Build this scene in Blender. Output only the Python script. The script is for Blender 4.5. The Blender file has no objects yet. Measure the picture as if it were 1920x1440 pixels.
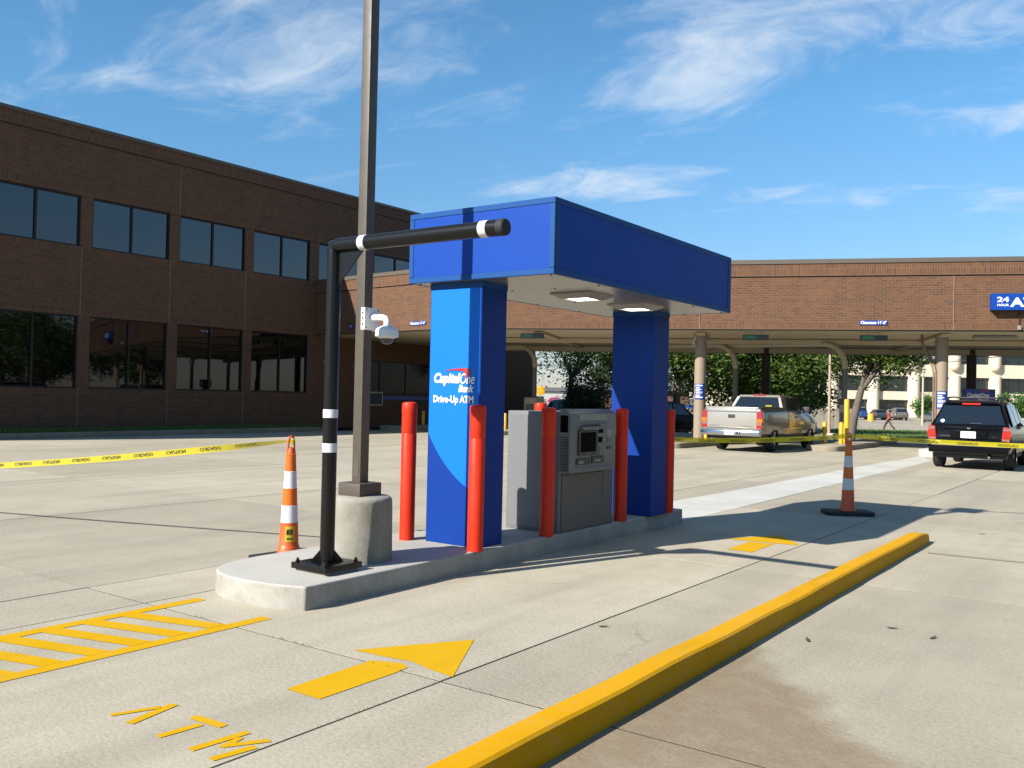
import bpy, bmesh, math, random
from mathutils import Vector, Matrix, noise
R = math.radians
random.seed(7)
scene = bpy.context.scene
COL = scene.collection

# ------------------------------------------------------------------ camera
CAM_H = 1.55
yaw, pitch, roll = 0.623569, 0.0124024, 0.02232
fwd = Vector((-math.sin(yaw) * math.cos(pitch), math.cos(yaw) * math.cos(pitch), math.sin(pitch)))
rgt = Vector((math.cos(yaw), math.sin(yaw), 0))
upv = rgt.cross(fwd)
r2 = rgt * math.cos(roll) + upv * math.sin(roll)
u2 = -rgt * math.sin(roll) + upv * math.cos(roll)
cd = bpy.data.cameras.new('camera')
cam = bpy.data.objects.new('camera', cd)
COL.objects.link(cam)
cam.matrix_world = Matrix(((r2.x, u2.x, -fwd.x, 0), (r2.y, u2.y, -fwd.y, 0), (r2.z, u2.z, -fwd.z, CAM_H), (0, 0, 0, 1)))
cd.sensor_width = 36
cd.lens = 36 * 1696.16 / 1920
cd.clip_start = 0.05
cd.clip_end = 3000
scene.camera = cam

# ------------------------------------------------------------------ light
SUN_AZ, SUN_EL = 18.0, 33.5          # light travels towards +Y, turned to +X by the azimuth
sd = Vector((math.sin(R(SUN_AZ)) * math.cos(R(SUN_EL)), math.cos(R(SUN_AZ)) * math.cos(R(SUN_EL)), -math.sin(R(SUN_EL))))
sl = bpy.data.lights.new('sun', 'SUN')
sl.energy = 5.0
sl.angle = R(0.5)
sl.color = (1.0, 0.95, 0.86)
so = bpy.data.objects.new('sun', sl)
so.rotation_euler = sd.to_track_quat('-Z', 'Y').to_euler()
so.location = (-20, -40, 40)
COL.objects.link(so)

world = bpy.data.worlds.new('World')
scene.world = world
world.use_nodes = True
wn, wl = world.node_tree.nodes, world.node_tree.links
wn.clear()
def WN(t, **k):
    n = wn.new(t)
    for a, b in k.items():
        setattr(n, a, b)
    return n
sky = WN('ShaderNodeTexSky', sky_type='NISHITA', sun_disc=False)
sky.sun_elevation = R(SUN_EL)
sky.sun_rotation = R(180 + SUN_AZ)
sky.air_density = 1.0
sky.dust_density = 0.25
sky.ozone_density = 3.0
tc = WN('ShaderNodeTexCoord')
sep = WN('ShaderNodeSeparateXYZ')
wl.new(tc.outputs['Generated'], sep.inputs[0])
zc = WN('ShaderNodeMath', operation='MAXIMUM'); zc.inputs[1].default_value = 0.02
wl.new(sep.outputs[2], zc.inputs[0])
zc2 = WN('ShaderNodeMath', operation='ADD'); zc2.inputs[1].default_value = 0.10
wl.new(zc.outputs[0], zc2.inputs[0])
dx = WN('ShaderNodeMath', operation='DIVIDE'); dy = WN('ShaderNodeMath', operation='DIVIDE')
wl.new(sep.outputs[0], dx.inputs[0]); wl.new(zc2.outputs[0], dx.inputs[1])
wl.new(sep.outputs[1], dy.inputs[0]); wl.new(zc2.outputs[0], dy.inputs[1])
cmb = WN('ShaderNodeCombineXYZ')
wl.new(dx.outputs[0], cmb.inputs[0]); wl.new(dy.outputs[0], cmb.inputs[1])
CLOUD_OFF = (70.75, 8.25, 0.0)
mp = WN('ShaderNodeMapping')
mp.inputs['Location'].default_value = CLOUD_OFF
mp.inputs['Rotation'].default_value = (0, 0, R(-65))
mp.inputs['Scale'].default_value = (0.8, 1.3, 1)
wl.new(cmb.outputs[0], mp.inputs['Vector'])
warp = WN('ShaderNodeTexNoise'); warp.inputs['Scale'].default_value = 0.9; warp.inputs['Detail'].default_value = 3
wl.new(mp.outputs[0], warp.inputs['Vector'])
wsub = WN('ShaderNodeVectorMath', operation='SUBTRACT'); wsub.inputs[1].default_value = (.5, .5, .5)
wl.new(warp.outputs['Color'], wsub.inputs[0])
wsc = WN('ShaderNodeVectorMath', operation='SCALE'); wsc.inputs['Scale'].default_value = 0.9
wl.new(wsub.outputs[0], wsc.inputs[0])
wadd = WN('ShaderNodeVectorMath', operation='ADD')
wl.new(mp.outputs[0], wadd.inputs[0]); wl.new(wsc.outputs[0], wadd.inputs[1])
n1 = WN('ShaderNodeTexNoise'); n1.inputs['Scale'].default_value = 2.0; n1.inputs['Detail'].default_value = 9; n1.inputs['Roughness'].default_value = 0.62
n1.inputs['Distortion'].default_value = 0.35
wl.new(wadd.outputs[0], n1.inputs['Vector'])
n2 = WN('ShaderNodeTexNoise'); n2.inputs['Scale'].default_value = 0.38; n2.inputs['Detail'].default_value = 2
wl.new(mp.outputs[0], n2.inputs['Vector'])
nm = WN('ShaderNodeMath', operation='MULTIPLY_ADD'); nm.inputs[1].default_value = 0.65
wl.new(n2.outputs[0], nm.inputs[0]); wl.new(n1.outputs[0], nm.inputs[2])
ramp = WN('ShaderNodeMapRange', interpolation_type='SMOOTHSTEP')
ramp.inputs[1].default_value = 0.83; ramp.inputs[2].default_value = 1.18
wl.new(nm.outputs[0], ramp.inputs[0])
fade = WN('ShaderNodeMapRange'); fade.inputs[1].default_value = 0.03; fade.inputs[2].default_value = 0.20
wl.new(sep.outputs[2], fade.inputs[0])
cf = WN('ShaderNodeMath', operation='MULTIPLY')
wl.new(ramp.outputs[0], cf.inputs[0]); wl.new(fade.outputs[0], cf.inputs[1])
cf2 = WN('ShaderNodeMath', operation='MULTIPLY'); cf2.inputs[1].default_value = 0.80
wl.new(cf.outputs[0], cf2.inputs[0])
tint = WN('ShaderNodeMix', data_type='RGBA', blend_type='MULTIPLY')
tint.inputs[0].default_value = 1.0
hz = WN('ShaderNodeMapRange'); hz.inputs[1].default_value = 0.02; hz.inputs[2].default_value = 0.30
wl.new(sep.outputs[2], hz.inputs[0])
hmix = WN('ShaderNodeMix', data_type='RGBA')
hmix.inputs['A'].default_value = (0.98, 0.96, 1.12, 1); hmix.inputs['B'].default_value = (0.92, 1.46, 1.62, 1)
wl.new(hz.outputs[0], hmix.inputs['Factor'])
wl.new(hmix.outputs['Result'], tint.inputs['B'])
wl.new(sky.outputs[0], tint.inputs['A'])
cm = WN('ShaderNodeMix', data_type='RGBA')
wl.new(cf2.outputs[0], cm.inputs['Factor'])
wl.new(tint.outputs['Result'], cm.inputs['A'])
cm.inputs['B'].default_value = (8.2, 8.8, 9.4, 1)
bg = WN('ShaderNodeBackground'); bg.inputs['Strength'].default_value = 0.05
wl.new(cm.outputs['Result'], bg.inputs['Color'])
wo = WN('ShaderNodeOutputWorld')
wl.new(bg.outputs[0], wo.inputs['Surface'])

vs = scene.view_settings
vs.view_transform = 'Standard'; vs.look = 'None'; vs.gamma = 1.0
vs.exposure = 1.1
vs.use_curve_mapping = False
scene.cycles.max_bounces = 8
scene.cycles.use_denoising = True

# ------------------------------------------------------------------ materials
def lin(c):
    c /= 255.0
    return c / 12.92 if c <= 0.04045 else ((c + 0.055) / 1.055) ** 2.4
ALB = 0.52      # the picture is exposed brightly, so base colours sit in the lower part of their real range
def al(c): return tuple(v * ALB for v in c)
def S(r, g, b):
    return (lin(r), lin(g), lin(b))
class NT:
    def __init__(s, name):
        s.m = bpy.data.materials.new(name); s.m.use_nodes = True
        s.n = s.m.node_tree.nodes; s.l = s.m.node_tree.links
        s.n.clear()
        s.out = s.n.new('ShaderNodeOutputMaterial')
        s.b = s.n.new('ShaderNodeBsdfPrincipled')
        s.l.new(s.b.outputs[0], s.out.inputs[0])
    def add(s, t, ins=None, **k):
        n = s.n.new(t)
        for a, b in k.items(): setattr(n, a, b)
        for a, b in (ins or {}).items():
            if hasattr(b, 'is_output'): s.l.new(b, n.inputs[a])
            else: n.inputs[a].default_value = b
        return n
    def noise(s, vec, scale, detail=4, rough=.55):
        n = s.add('ShaderNodeTexNoise', {'Scale': scale, 'Detail': detail, 'Roughness': rough})
        if vec is not None: s.l.new(vec, n.inputs['Vector'])
        return n.outputs[0]
    def ramp(s, v, a, b, ca=(0, 0, 0), cb=(1, 1, 1)):
        r = s.add('ShaderNodeValToRGB', {0: v})
        r.color_ramp.elements[0].position = a; r.color_ramp.elements[0].color = (*ca, 1)
        r.color_ramp.elements[1].position = b; r.color_ramp.elements[1].color = (*cb, 1)
        return r.outputs[0]
    def mix(s, f, a, b, mode='MIX'):
        n = s.add('ShaderNodeMix', data_type='RGBA', blend_type=mode)
        for i, v in (('Factor', f), ('A', a), ('B', b)):
            if hasattr(v, 'is_output'): s.l.new(v, n.inputs[i])
            elif i == 'Factor': n.inputs[0].default_value = v
            else: n.inputs[i].default_value = (*v, 1)
        return n.outputs['Result']
    def math(s, op, a, b=0.0):
        n = s.add('ShaderNodeMath', operation=op)
        for i, v in ((0, a), (1, b)):
            if hasattr(v, 'is_output'): s.l.new(v, n.inputs[i])
            else: n.inputs[i].default_value = v
        return n.outputs[0]
    def bump(s, h, strength, dist=.01):
        n = s.add('ShaderNodeBump', {'Height': h, 'Strength': strength, 'Distance': dist})
        s.l.new(n.outputs[0], s.b.inputs['Normal'])
    def color(s, c):
        if hasattr(c, 'is_output'): s.l.new(c, s.b.inputs['Base Color'])
        else: s.b.inputs['Base Color'].default_value = (*c, 1)
def mat(name, col, rough=.6, metal=0., var=.12, vscale=6., bump=0., bscale=60., coat=0., ior=None, emit=None, estr=0., rvar=0.):
    col = al(col)
    t = NT(name)
    tcn = t.add('ShaderNodeTexCoord').outputs['Object']
    if var:
        nz = t.noise(tcn, vscale, 5)
        t.color(t.mix(nz, tuple(c * (1 - var * 1.3) for c in col), tuple(min(1, c * (1 + var)) for c in col)))
    else:
        t.color(col)
    t.b.inputs['Roughness'].default_value = rough
    if rvar:
        nz2 = t.noise(tcn, vscale * 2.3, 4)
        t.l.new(t.ramp(nz2, .3, .7, (max(.02, rough - rvar),) * 3, (rough + rvar,) * 3), t.b.inputs['Roughness'])
    t.b.inputs['Metallic'].default_value = metal
    if coat:
        t.b.inputs['Coat Weight'].default_value = coat; t.b.inputs['Coat Roughness'].default_value = .06
    if ior: t.b.inputs['IOR'].default_value = ior
    if bump: t.bump(t.noise(tcn, bscale, 3), bump, .01)
    if emit:
        t.b.inputs['Emission Color'].default_value = (*emit, 1); t.b.inputs['Emission Strength'].default_value = estr
    return t.m

def concrete_mat(name, base, slab=False, aggregate=1.0):
    base = al(base)
    t = NT(name)
    g = t.add('ShaderNodeNewGeometry').outputs['Position']
    big = t.noise(g, .35, 5, .6)
    med = t.noise(g, 2.3, 6, .62)
    fine = t.noise(g, 38, 5, .7)
    c = t.mix(t.ramp(big, .3, .70), tuple(v * .76 for v in base), tuple(v * 1.14 for v in base))
    c = t.mix(t.math('MULTIPLY', t.ramp(med, .42, .68), .38), c, tuple(v * f for v, f in zip(base, (.66, .64, .60))))
    c = t.mix(t.math('MULTIPLY', t.ramp(fine, .36, .68), .62 * aggregate), c, tuple(v * f for v, f in zip(base, (1.30, 1.28, 1.22))))
    grit = t.noise(g, 130, 3, .6)
    c = t.mix(t.math('MULTIPLY', t.ramp(grit, .48, .74), .34 * aggregate), c, tuple(v * .50 for v in base))
    sp = t.add('ShaderNodeTexVoronoi', {'Scale': 46.0, 'Vector': g})
    c = t.mix(t.math('MULTIPLY', t.ramp(sp.outputs['Distance'], .10, .22, (1, 1, 1), (0, 0, 0)), .55 * aggregate), c, tuple(v * .42 for v in base))
    sp2 = t.add('ShaderNodeTexVoronoi', {'Scale': 9.0, 'Vector': g})
    c = t.mix(t.math('MULTIPLY', t.ramp(sp2.outputs['Distance'], .035, .07, (1, 1, 1), (0, 0, 0)), .5 * aggregate), c, tuple(v * .35 for v in base))
    if slab:
        rnd = t.add('ShaderNodeObjectInfo').outputs['Random']
        c = t.mix(1.0, c, t.ramp(rnd, 0, 1, (.86, .855, .845), (1.06, 1.06, 1.055)), 'MULTIPLY')
        # worn strips along the lane and a brown run-off stain by the painted kerb
        sx = t.add('ShaderNodeSeparateXYZ', {0: g})
        strip = t.noise(t.add('ShaderNodeCombineXYZ', {0: t.math('MULTIPLY', sx.outputs[0], 1.1), 1: t.math('MULTIPLY', sx.outputs[1], .13)}).outputs[0], 1.6, 4, .6)
        c = t.mix(t.math('MULTIPLY', t.ramp(strip, .46, .72), .42), c, tuple(v * f for v, f in zip(base, (.55, .54, .52))))
        wob = t.noise(g, 1.7, 5, .6)
        # stain: right of the kerb, bounded by a slanted edge
        e = t.math('ADD', t.math('MULTIPLY', t.math('ADD', sx.outputs[0], 1.82), 1.22), t.math('SUBTRACT', sx.outputs[1], 5.18))
        e = t.math('ADD', e, t.math('MULTIPLY', t.math('SUBTRACT', wob, .5), 1.1))
        inr = t.ramp(t.math('ADD', e, .5), .28, .62, (1, 1, 1), (0, 0, 0))
        kx = t.ramp(t.math('ADD', sx.outputs[0], 2.6), .38, .42)
        m = t.math('MULTIPLY', t.math('MULTIPLY', inr, kx), t.ramp(t.math('MULTIPLY', t.math('SUBTRACT', sx.outputs[1], 0.0), .2), .40, .62))
        m = t.math('MULTIPLY', m, t.ramp(t.noise(g, 5.5, 6, .7), .22, .55, (.62, .62, .62), (1, 1, 1)))
        c = t.mix(t.math('MULTIPLY', m, .80), c, t.mix(fine, (.125, .082, .042), (.20, .145, .085)))
        # hairline cracks, only here and there
        wv = t.add('ShaderNodeVectorMath', {0: g, 1: t.add('ShaderNodeTexNoise', {'Vector': g, 'Scale': 2.2, 'Detail': 4.0}).outputs['Color']}, operation='ADD').outputs[0]
        ck = t.add('ShaderNodeTexVoronoi', {'Vector': wv, 'Scale': .33}, feature='DISTANCE_TO_EDGE').outputs['Distance']
        cm_ = t.math('MULTIPLY', t.ramp(ck, .0022, .005, (1, 1, 1), (0, 0, 0)), t.ramp(t.noise(g, .5, 3), .54, .62))
        c = t.mix(t.math('MULTIPLY', cm_, .30), c, tuple(v * .25 for v in base))
        # small dark oil spots
        oil = t.noise(g, 3.1, 2, .5)
        c = t.mix(t.math('MULTIPLY', t.ramp(oil, .72, .80), .35), c, tuple(v * .45 for v in base))
    if not slab:
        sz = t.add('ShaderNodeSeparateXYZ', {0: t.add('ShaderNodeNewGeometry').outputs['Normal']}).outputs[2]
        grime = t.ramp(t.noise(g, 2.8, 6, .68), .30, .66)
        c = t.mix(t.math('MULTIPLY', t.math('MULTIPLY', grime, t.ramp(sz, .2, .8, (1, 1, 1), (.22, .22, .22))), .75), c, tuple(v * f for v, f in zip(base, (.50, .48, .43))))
    t.color(c)
    t.b.inputs['Roughness'].default_value = .88
    t.bump(t.math('ADD', fine, t.math('MULTIPLY', sp.outputs['Distance'], .5)), .35, .006)
    return t.m

def brick_mat(name, rot=False, c1=(.225, .094, .042), c2=(.17, .071, .033), mortar=(.25, .17, .10)):
    c1, c2, mortar = al(c1), al(c2), al(mortar)
    t = NT(name)
    o = t.add('ShaderNodeTexCoord').outputs['Object']
    s = t.add('ShaderNodeSeparateXYZ', {0: o})
    a, b = (s.outputs[2], s.outputs[0]) if rot else (s.outputs[0], s.outputs[2])
    v = t.add('ShaderNodeCombineXYZ', {0: a, 1: b}).outputs[0]
    br = t.add('ShaderNodeTexBrick', {'Vector': v, 'Scale': 1.0, 'Mortar Size': .006, 'Mortar Smooth': .15, 'Bias': 0.0, 'Brick Width': .215, 'Row Height': .0735})
    br.inputs['Color1'].default_value = (0, 0, 0, 1); br.inputs['Color2'].default_value = (1, 1, 1, 1); br.inputs['Mortar'].default_value = (.5, .5, .5, 1)
    if rot: br.offset = 0.0
    bc = t.add('ShaderNodeSeparateColor', {0: br.outputs['Color']}).outputs[0]
    c = t.mix(t.ramp(bc, .15, .85), c1, c2)
    dark = t.ramp(bc, .86, .93)
    c = t.mix(t.math('MULTIPLY', dark, .55), c, (.052, .030, .022))
    stain = t.noise(t.add('ShaderNodeMapping', {'Vector': v, 'Scale': (1.6, .25, 1)}).outputs[0], 1.3, 5, .6)
    c = t.mix(t.math('MULTIPLY', t.ramp(stain, .48, .75), .35), c, tuple(x * .5 for x in c2))
    pat = t.noise(v, .55, 4)
    c = t.mix(t.math('MULTIPLY', t.ramp(pat, .4, .7), .3), c, tuple(x * .6 for x in c1))
    c = t.mix(br.outputs['Fac'], c, mortar)
    t.color(c)
    t.b.inputs['Roughness'].default_value = .9
    inv = t.math('SUBTRACT', 1.0, br.outputs['Fac'])
    t.bump(t.math('ADD', inv, t.math('MULTIPLY', t.noise(v, 60, 3), .3)), .5, .008)
    return t.m

def leaf_mat(name, c1, c2, c3):
    t = NT(name)
    g = t.add('ShaderNodeNewGeometry')
    rnd = g.outputs['Random Per Island']
    c = t.mix(rnd, c1, c2)
    c = t.mix(t.ramp(rnd, .86, .97), c, c3)
    t.color(c)
    t.b.inputs['Roughness'].default_value = .55
    tr = t.add('ShaderNodeBsdfTranslucent', {'Color': c})
    ms = t.add('ShaderNodeMixShader', {0: .42})
    t.l.new(t.b.outputs[0], ms.inputs[1]); t.l.new(tr.outputs[0], ms.inputs[2])
    t.l.new(ms.outputs[0], t.out.inputs[0])
    return t.m

def grass_mat(name):
    t = NT(name)
    g = t.add('ShaderNodeNewGeometry').outputs['Position']
    c = t.mix(t.ramp(t.noise(g, 1.2, 5, .7), .3, .7), (.075, .135, .025), (.155, .215, .045))
    c = t.mix(t.math('MULTIPLY', t.ramp(t.noise(g, 9, 4, .7), .45, .75), .5), c, (.16, .15, .06))
    t.color(c); t.b.inputs['Roughness'].default_value = .8
    t.bump(t.noise(g, 40, 4, .8), 1.0, .05)
    return t.m

def paint_mat(name, col, wear=.5, thr=.60, scuff=.24):
    """road paint: worn through to the concrete in specks"""
    col = al(col)
    t = NT(name)
    g = t.add('ShaderNodeNewGeometry').outputs['Position']
    f = t.noise(g, 60, 5, .75); m = t.noise(g, 4, 4, .6)
    c = t.mix(m, tuple(v * .86 for v in col), tuple(min(1, v * 1.06) for v in col))
    w = t.ramp(t.math('ADD', f, t.math('MULTIPLY', m, .22)), thr, thr + .12)
    c = t.mix(t.math('MULTIPLY', w, wear), c, (.23, .20, .15))
    sc_ = t.ramp(t.noise(t.add('ShaderNodeMapping', {'Vector': g, 'Scale': (1.0, .35, 1)}).outputs[0], 2.6, 6, .7), .56, .76)
    c = t.mix(t.math('MULTIPLY', sc_, scuff), c, tuple(v * .42 for v in col))
    t.color(c); t.b.inputs['Roughness'].default_value = .7; t.b.inputs['Specular IOR Level'].default_value = .08
    t.bump(f, .3, .004)
    return t.m

def asphalt_mat(name, base):
    base = al(base)
    t = NT(name)
    g = t.add('ShaderNodeNewGeometry').outputs['Position']
    c = t.mix(t.ramp(t.noise(g, .15, 5, .6), .3, .7), tuple(v * .8 for v in base), tuple(v * 1.25 for v in base))
    c = t.mix(t.ramp(t.noise(g, 30, 4, .7), .4, .7), c, tuple(v * 1.3 for v in base))
    t.color(c); t.b.inputs['Roughness'].default_value = .9
    return t.m

def wood_mat(name, base):
    t = NT(name)
    o = t.add('ShaderNodeTexCoord').outputs['Object']
    v = t.add('ShaderNodeMapping', {'Vector': o, 'Scale': (18, 18, 1.2)}).outputs[0]
    rnd = t.add('ShaderNodeObjectInfo').outputs['Random']
    n = t.noise(v, 1.5, 6, .65)
    c = t.mix(n, tuple(x * .6 for x in base), tuple(x * 1.3 for x in base))
    c = t.mix(1.0, c, t.ramp(rnd, 0, 1, (.75, .75, .75), (1.15, 1.13, 1.1)), 'MULTIPLY')
    t.color(c); t.b.inputs['Roughness'].default_value = .85
    t.bump(n, .4, .01)
    return t.m

M = {}
M['slab'] = concrete_mat('slab_concrete', (.625, .56, .435), True)
M['island'] = concrete_mat('island_concrete', (.66, .635, .575), False, .45)
M['oldconc'] = concrete_mat('old_concrete', (.54, .475, .37), False, .8)
M['footing'] = concrete_mat('footing_concrete', (.47, .445, .385), False, .5)
M['newconc'] = concrete_mat('new_concrete', (.86, .84, .78), False, .3)
M['joint'] = mat('joint_filler', (.035, .033, .028), .95, var=.4, vscale=30)
M['asphalt'] = asphalt_mat('asphalt', (.16, .150, .135))
M['yellowpaint'] = paint_mat('yellow_road_paint', (.96, .54, .002), .45, .66)
M['faded'] = paint_mat('faded_yellow_paint', (.62, .45, .08), .95, .42)
M['kerbpaint'] = paint_mat('yellow_kerb_paint', (.95, .48, .002), .70, .66, .42)
M['brick'] = brick_mat('brick')
M['soldier'] = brick_mat('soldier_brick', True)
M['pale_joint'] = mat('joint_sealant', (.40, .30, .22), .8)
M['coping'] = mat('coping_metal', (.20, .165, .13), .5, .3, var=.1)
M['darktrim'] = mat('dark_trim', (.02, .018, .016), .5)
M['frame'] = mat('window_frame', (.030, .024, .020), .4, .5)
M['glass'] = mat('tinted_glass', (.010, .013, .014), .03, 0, var=0, ior=1.85)
M['glass_dark'] = mat('dark_tinted_glass', (.004, .005, .005), .02, 0, var=0, ior=1.55)
M['glass_teller'] = mat('teller_glass', (.004, .005, .005), .04, 0, var=0, ior=1.22)
M['soffit'] = mat('soffit_stucco', (.76, .65, .46), .85, var=.10, vscale=1.2, bump=.15)
M['coltan'] = mat('column_tan', (.42, .325, .24), .75, var=.08, bump=.12)
M['tube'] = mat('tube_paint', (.66, .58, .42), .5, var=.1)
M['tubegrey'] = mat('tube_grey', (.20, .20, .19), .55, var=.1)
M['blue'] = mat('royal_blue_panel', (.010, .078, .47), .5, 0, var=.04, vscale=2, ior=1.22)
M['bluetrim'] = mat('blue_trim', (.020, .105, .36), .5, 0, var=.05, vscale=2, ior=1.22)
M['navy'] = mat('deep_blue_panel', (.006, .056, .36), .5, 0, var=.05, vscale=2, ior=1.22)
M['cyan'] = mat('bright_blue_panel', (.006, .235, 1.0), .5, 0, var=.03, vscale=2, ior=1.25)
M['alu'] = mat('soffit_aluminium', (.52, .50, .47), .30, .6, var=.03, vscale=2)
M['lens'] = mat('lamp_lens', (.9, .9, .85), .3, emit=(1.0, .97, .86), estr=5.0, var=0)
M['lampframe'] = mat('lamp_frame', (.55, .52, .46), .45, .3, var=.06)
M['white'] = mat('white_plastic', (1.2, 1.2, 1.18), .38, var=.05)
M['whiteletter'] = mat('white_lettering', (1.3, 1.3, 1.3), .5, var=0)
M['redlogo'] = mat('red_logo', (.55, .03, .03), .4, var=0)
M['red'] = mat('red_plastic', (.98, .045, .010), .45, 0, var=.16, vscale=5, ior=1.32, rvar=.12)
M['reddark'] = mat('red_groove', (.30, .02, .008), .5)
M['black'] = mat('black_paint', (.006, .0055, .005), .30, 0, var=.2, vscale=8, ior=1.38)
M['rubber'] = mat('black_rubber', (.018, .018, .019), .75, var=.3, vscale=20, bump=.2)
M['tyre'] = mat('tyre_rubber', (.016, .016, .016), .8, var=.3)
M['bronze'] = mat('bronze_pole', (.13, .105, .08), .5, .1, var=.12, vscale=5, rvar=.08)
M['orange'] = mat('orange_plastic', (1.0, .15, .018), .45, var=.14, vscale=9)
M['orangeband'] = mat('orange_reflective', (1.0, .20, .006), .4, var=.12, vscale=12)
M['whiteband'] = mat('white_reflective', (.95, .97, 1.0), .4, var=.12, vscale=10)
M['tape'] = mat('yellow_tape', (1.15, .98, .02), .35, var=.06)
def tape_mat():
    t = NT('yellow_tape'); t.color((.60, .51, .012)); t.b.inputs['Roughness'].default_value = .4
    tr = t.add('ShaderNodeBsdfTranslucent', {'Color': (.62, .54, .02, 1)}); tp = t.add('ShaderNodeBsdfTransparent', {'Color': (.95, .9, .5, 1)})
    m1 = t.add('ShaderNodeMixShader', {0: .35}); m2 = t.add('ShaderNodeMixShader', {0: .22})
    t.l.new(t.b.outputs[0], m1.inputs[1]); t.l.new(tr.outputs[0], m1.inputs[2])
    t.l.new(m1.outputs[0], m2.inputs[1]); t.l.new(tp.outputs[0], m2.inputs[2]); t.l.new(m2.outputs[0], t.out.inputs[0])
    return t.m
M['tape'] = tape_mat()
M['yellow'] = mat('yellow_post', (1.05, .58, .015), .45, var=.12)
M['atmgrey'] = mat('atm_grey', (.235, .24, .25), .5, var=.07, vscale=3, bump=.05, bscale=220)
M['atmhead'] = mat('atm_head_grey', (.20, .225, .225), .42, var=.06)
M['atmdark'] = mat('atm_dark', (.045, .047, .05), .45, var=.15)
M['atmlower'] = mat('atm_lower_grey', (.145, .135, .13), .5, var=.08)
M['screen'] = mat('dark_screen', (.005, .006, .005), .3, var=0, ior=1.06)
M['panel'] = mat('pale_panel', (.36, .38, .35), .4, var=.04)
M['key'] = mat('steel_keys', (.36, .37, .37), .35, .6, var=.1)
M['signblue'] = mat('sign_blue', (.015, .07, .42), .4, var=.05)
M['led'] = mat('green_led', (.02, .10, .03), .5, emit=(.05, .55, .12), estr=.12, var=0)
M['bark'] = mat('bark', (.20, .165, .125), .9, var=.35, vscale=7, bump=.8, bscale=14)
M['wood'] = wood_mat('fence_wood', (.27, .235, .185))
M['polewood'] = wood_mat('pole_wood', (.36, .29, .21))
M['leafA'] = leaf_mat('oak_leaves', (.036, .082, .012), (.115, .165, .026), (.21, .22, .045))
M['leafB'] = leaf_mat('dark_leaves', (.020, .042, .014), (.042, .070, .020), (.08, .10, .035))
M['leafC'] = leaf_mat('hedge_leaves', (.04, .12, .02), (.08, .18, .035), (.14, .22, .05))
M['pink'] = leaf_mat('pink_blossom', (.55, .09, .24), (.65, .16, .33), (.1, .16, .04))
M['grass'] = grass_mat('grass')
M['blade'] = leaf_mat('grass_blades', (.06, .125, .02), (.12, .20, .04), (.22, .20, .07))
M['cream'] = mat('cream_render', (1.0, .87, .66), .85, var=.06, vscale=.6)
M['officeglass'] = mat('office_glass', (.016, .026, .030), .04, 0, var=0, ior=1.75)
M['silverpaint'] = mat('silver_car_paint', (.56, .54, .49), .26, .35, var=.03, coat=.6)
M['silvershade'] = mat('shaded_silver_car_paint', (.20, .165, .13), .28, .45, var=.04, coat=.7)  # truck's silver again, darkened and browned to put shade and reflections in the colour
M['blackpaint'] = mat('black_car_paint', (.004, .004, .006), .14, 0, var=.1, ior=1.36)
M['blackpaint'].node_tree.nodes['Principled BSDF'].inputs['Specular IOR Level'].default_value = .3
M['bluepaint'] = mat('blue_car_paint', (.03, .10, .32), .25, .3, coat=.6)
M['redpaint'] = mat('red_car_paint', (.28, .02, .02), .25, .2, coat=.6)
M['tealpaint'] = mat('teal_car_paint', (.03, .06, .065), .25, .3, coat=.6)
M['greypaint'] = mat('grey_car_paint', (.32, .31, .28), .28, .5, coat=.6)
M['whitepaint'] = mat('white_car_paint', (.75, .75, .73), .3, 0, coat=.5)
M['chrome'] = mat('chrome', (.72, .72, .72), .14, 1.0, var=.03)
M['rim'] = mat('alloy_rim', (.50, .50, .50), .3, .9, var=.05)
M['carglass'] = mat('car_glass', (.012, .018, .026), .04, 0, var=0, ior=1.7)
M['taillight'] = mat('red_lens', (.50, .012, .010), .15, var=.05, coat=.6)
M['amber'] = mat('amber_lens', (.85, .22, .01), .2, var=.05, coat=.5)
M['clearlens'] = mat('clear_lens', (.42, .17, .15), .15, var=.05, coat=.5)
M['litred'] = mat('lit_brake_lamp', (.55, .02, .012), .2, emit=(1, .06, .03), estr=.10, var=0)
M['plastic'] = mat('dark_plastic', (.03, .03, .032), .6, var=.2)
M['greystrip'] = mat('grey_bumper_pad', (.20, .21, .22), .55, var=.1)
M['skin'] = mat('skin', (.42, .24, .16), .6, var=.05)
M['maroon'] = mat('maroon_cloth', (.50, .035, .045), .9, var=.15)
M['trouser'] = mat('dark_brown_cloth', (.075, .035, .030), .9, var=.15)
M['hair'] = mat('hair', (.06, .035, .02), .8)
M['dumpster'] = mat('blue_steel', (.03, .13, .42), .5, var=.15)
M['house'] = brick_mat('house_brick', False, (.22, .075, .05), (.17, .06, .045), (.3, .22, .17))
M['cable'] = mat('black_cable', (.015, .015, .015), .6)
M['lettergrey'] = mat('grey_lettering', (.16, .16, .16), .5, var=0)
M['printblack'] = mat('black_print', (.02, .018, .01), .6, var=0)
M['stickeryellow'] = mat('yellow_sticker', (.80, .60, .02), .5, var=.05)
M['copper'] = mat('conduit_paint', (.36, .245, .15), .5, .1, var=.12)

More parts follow.
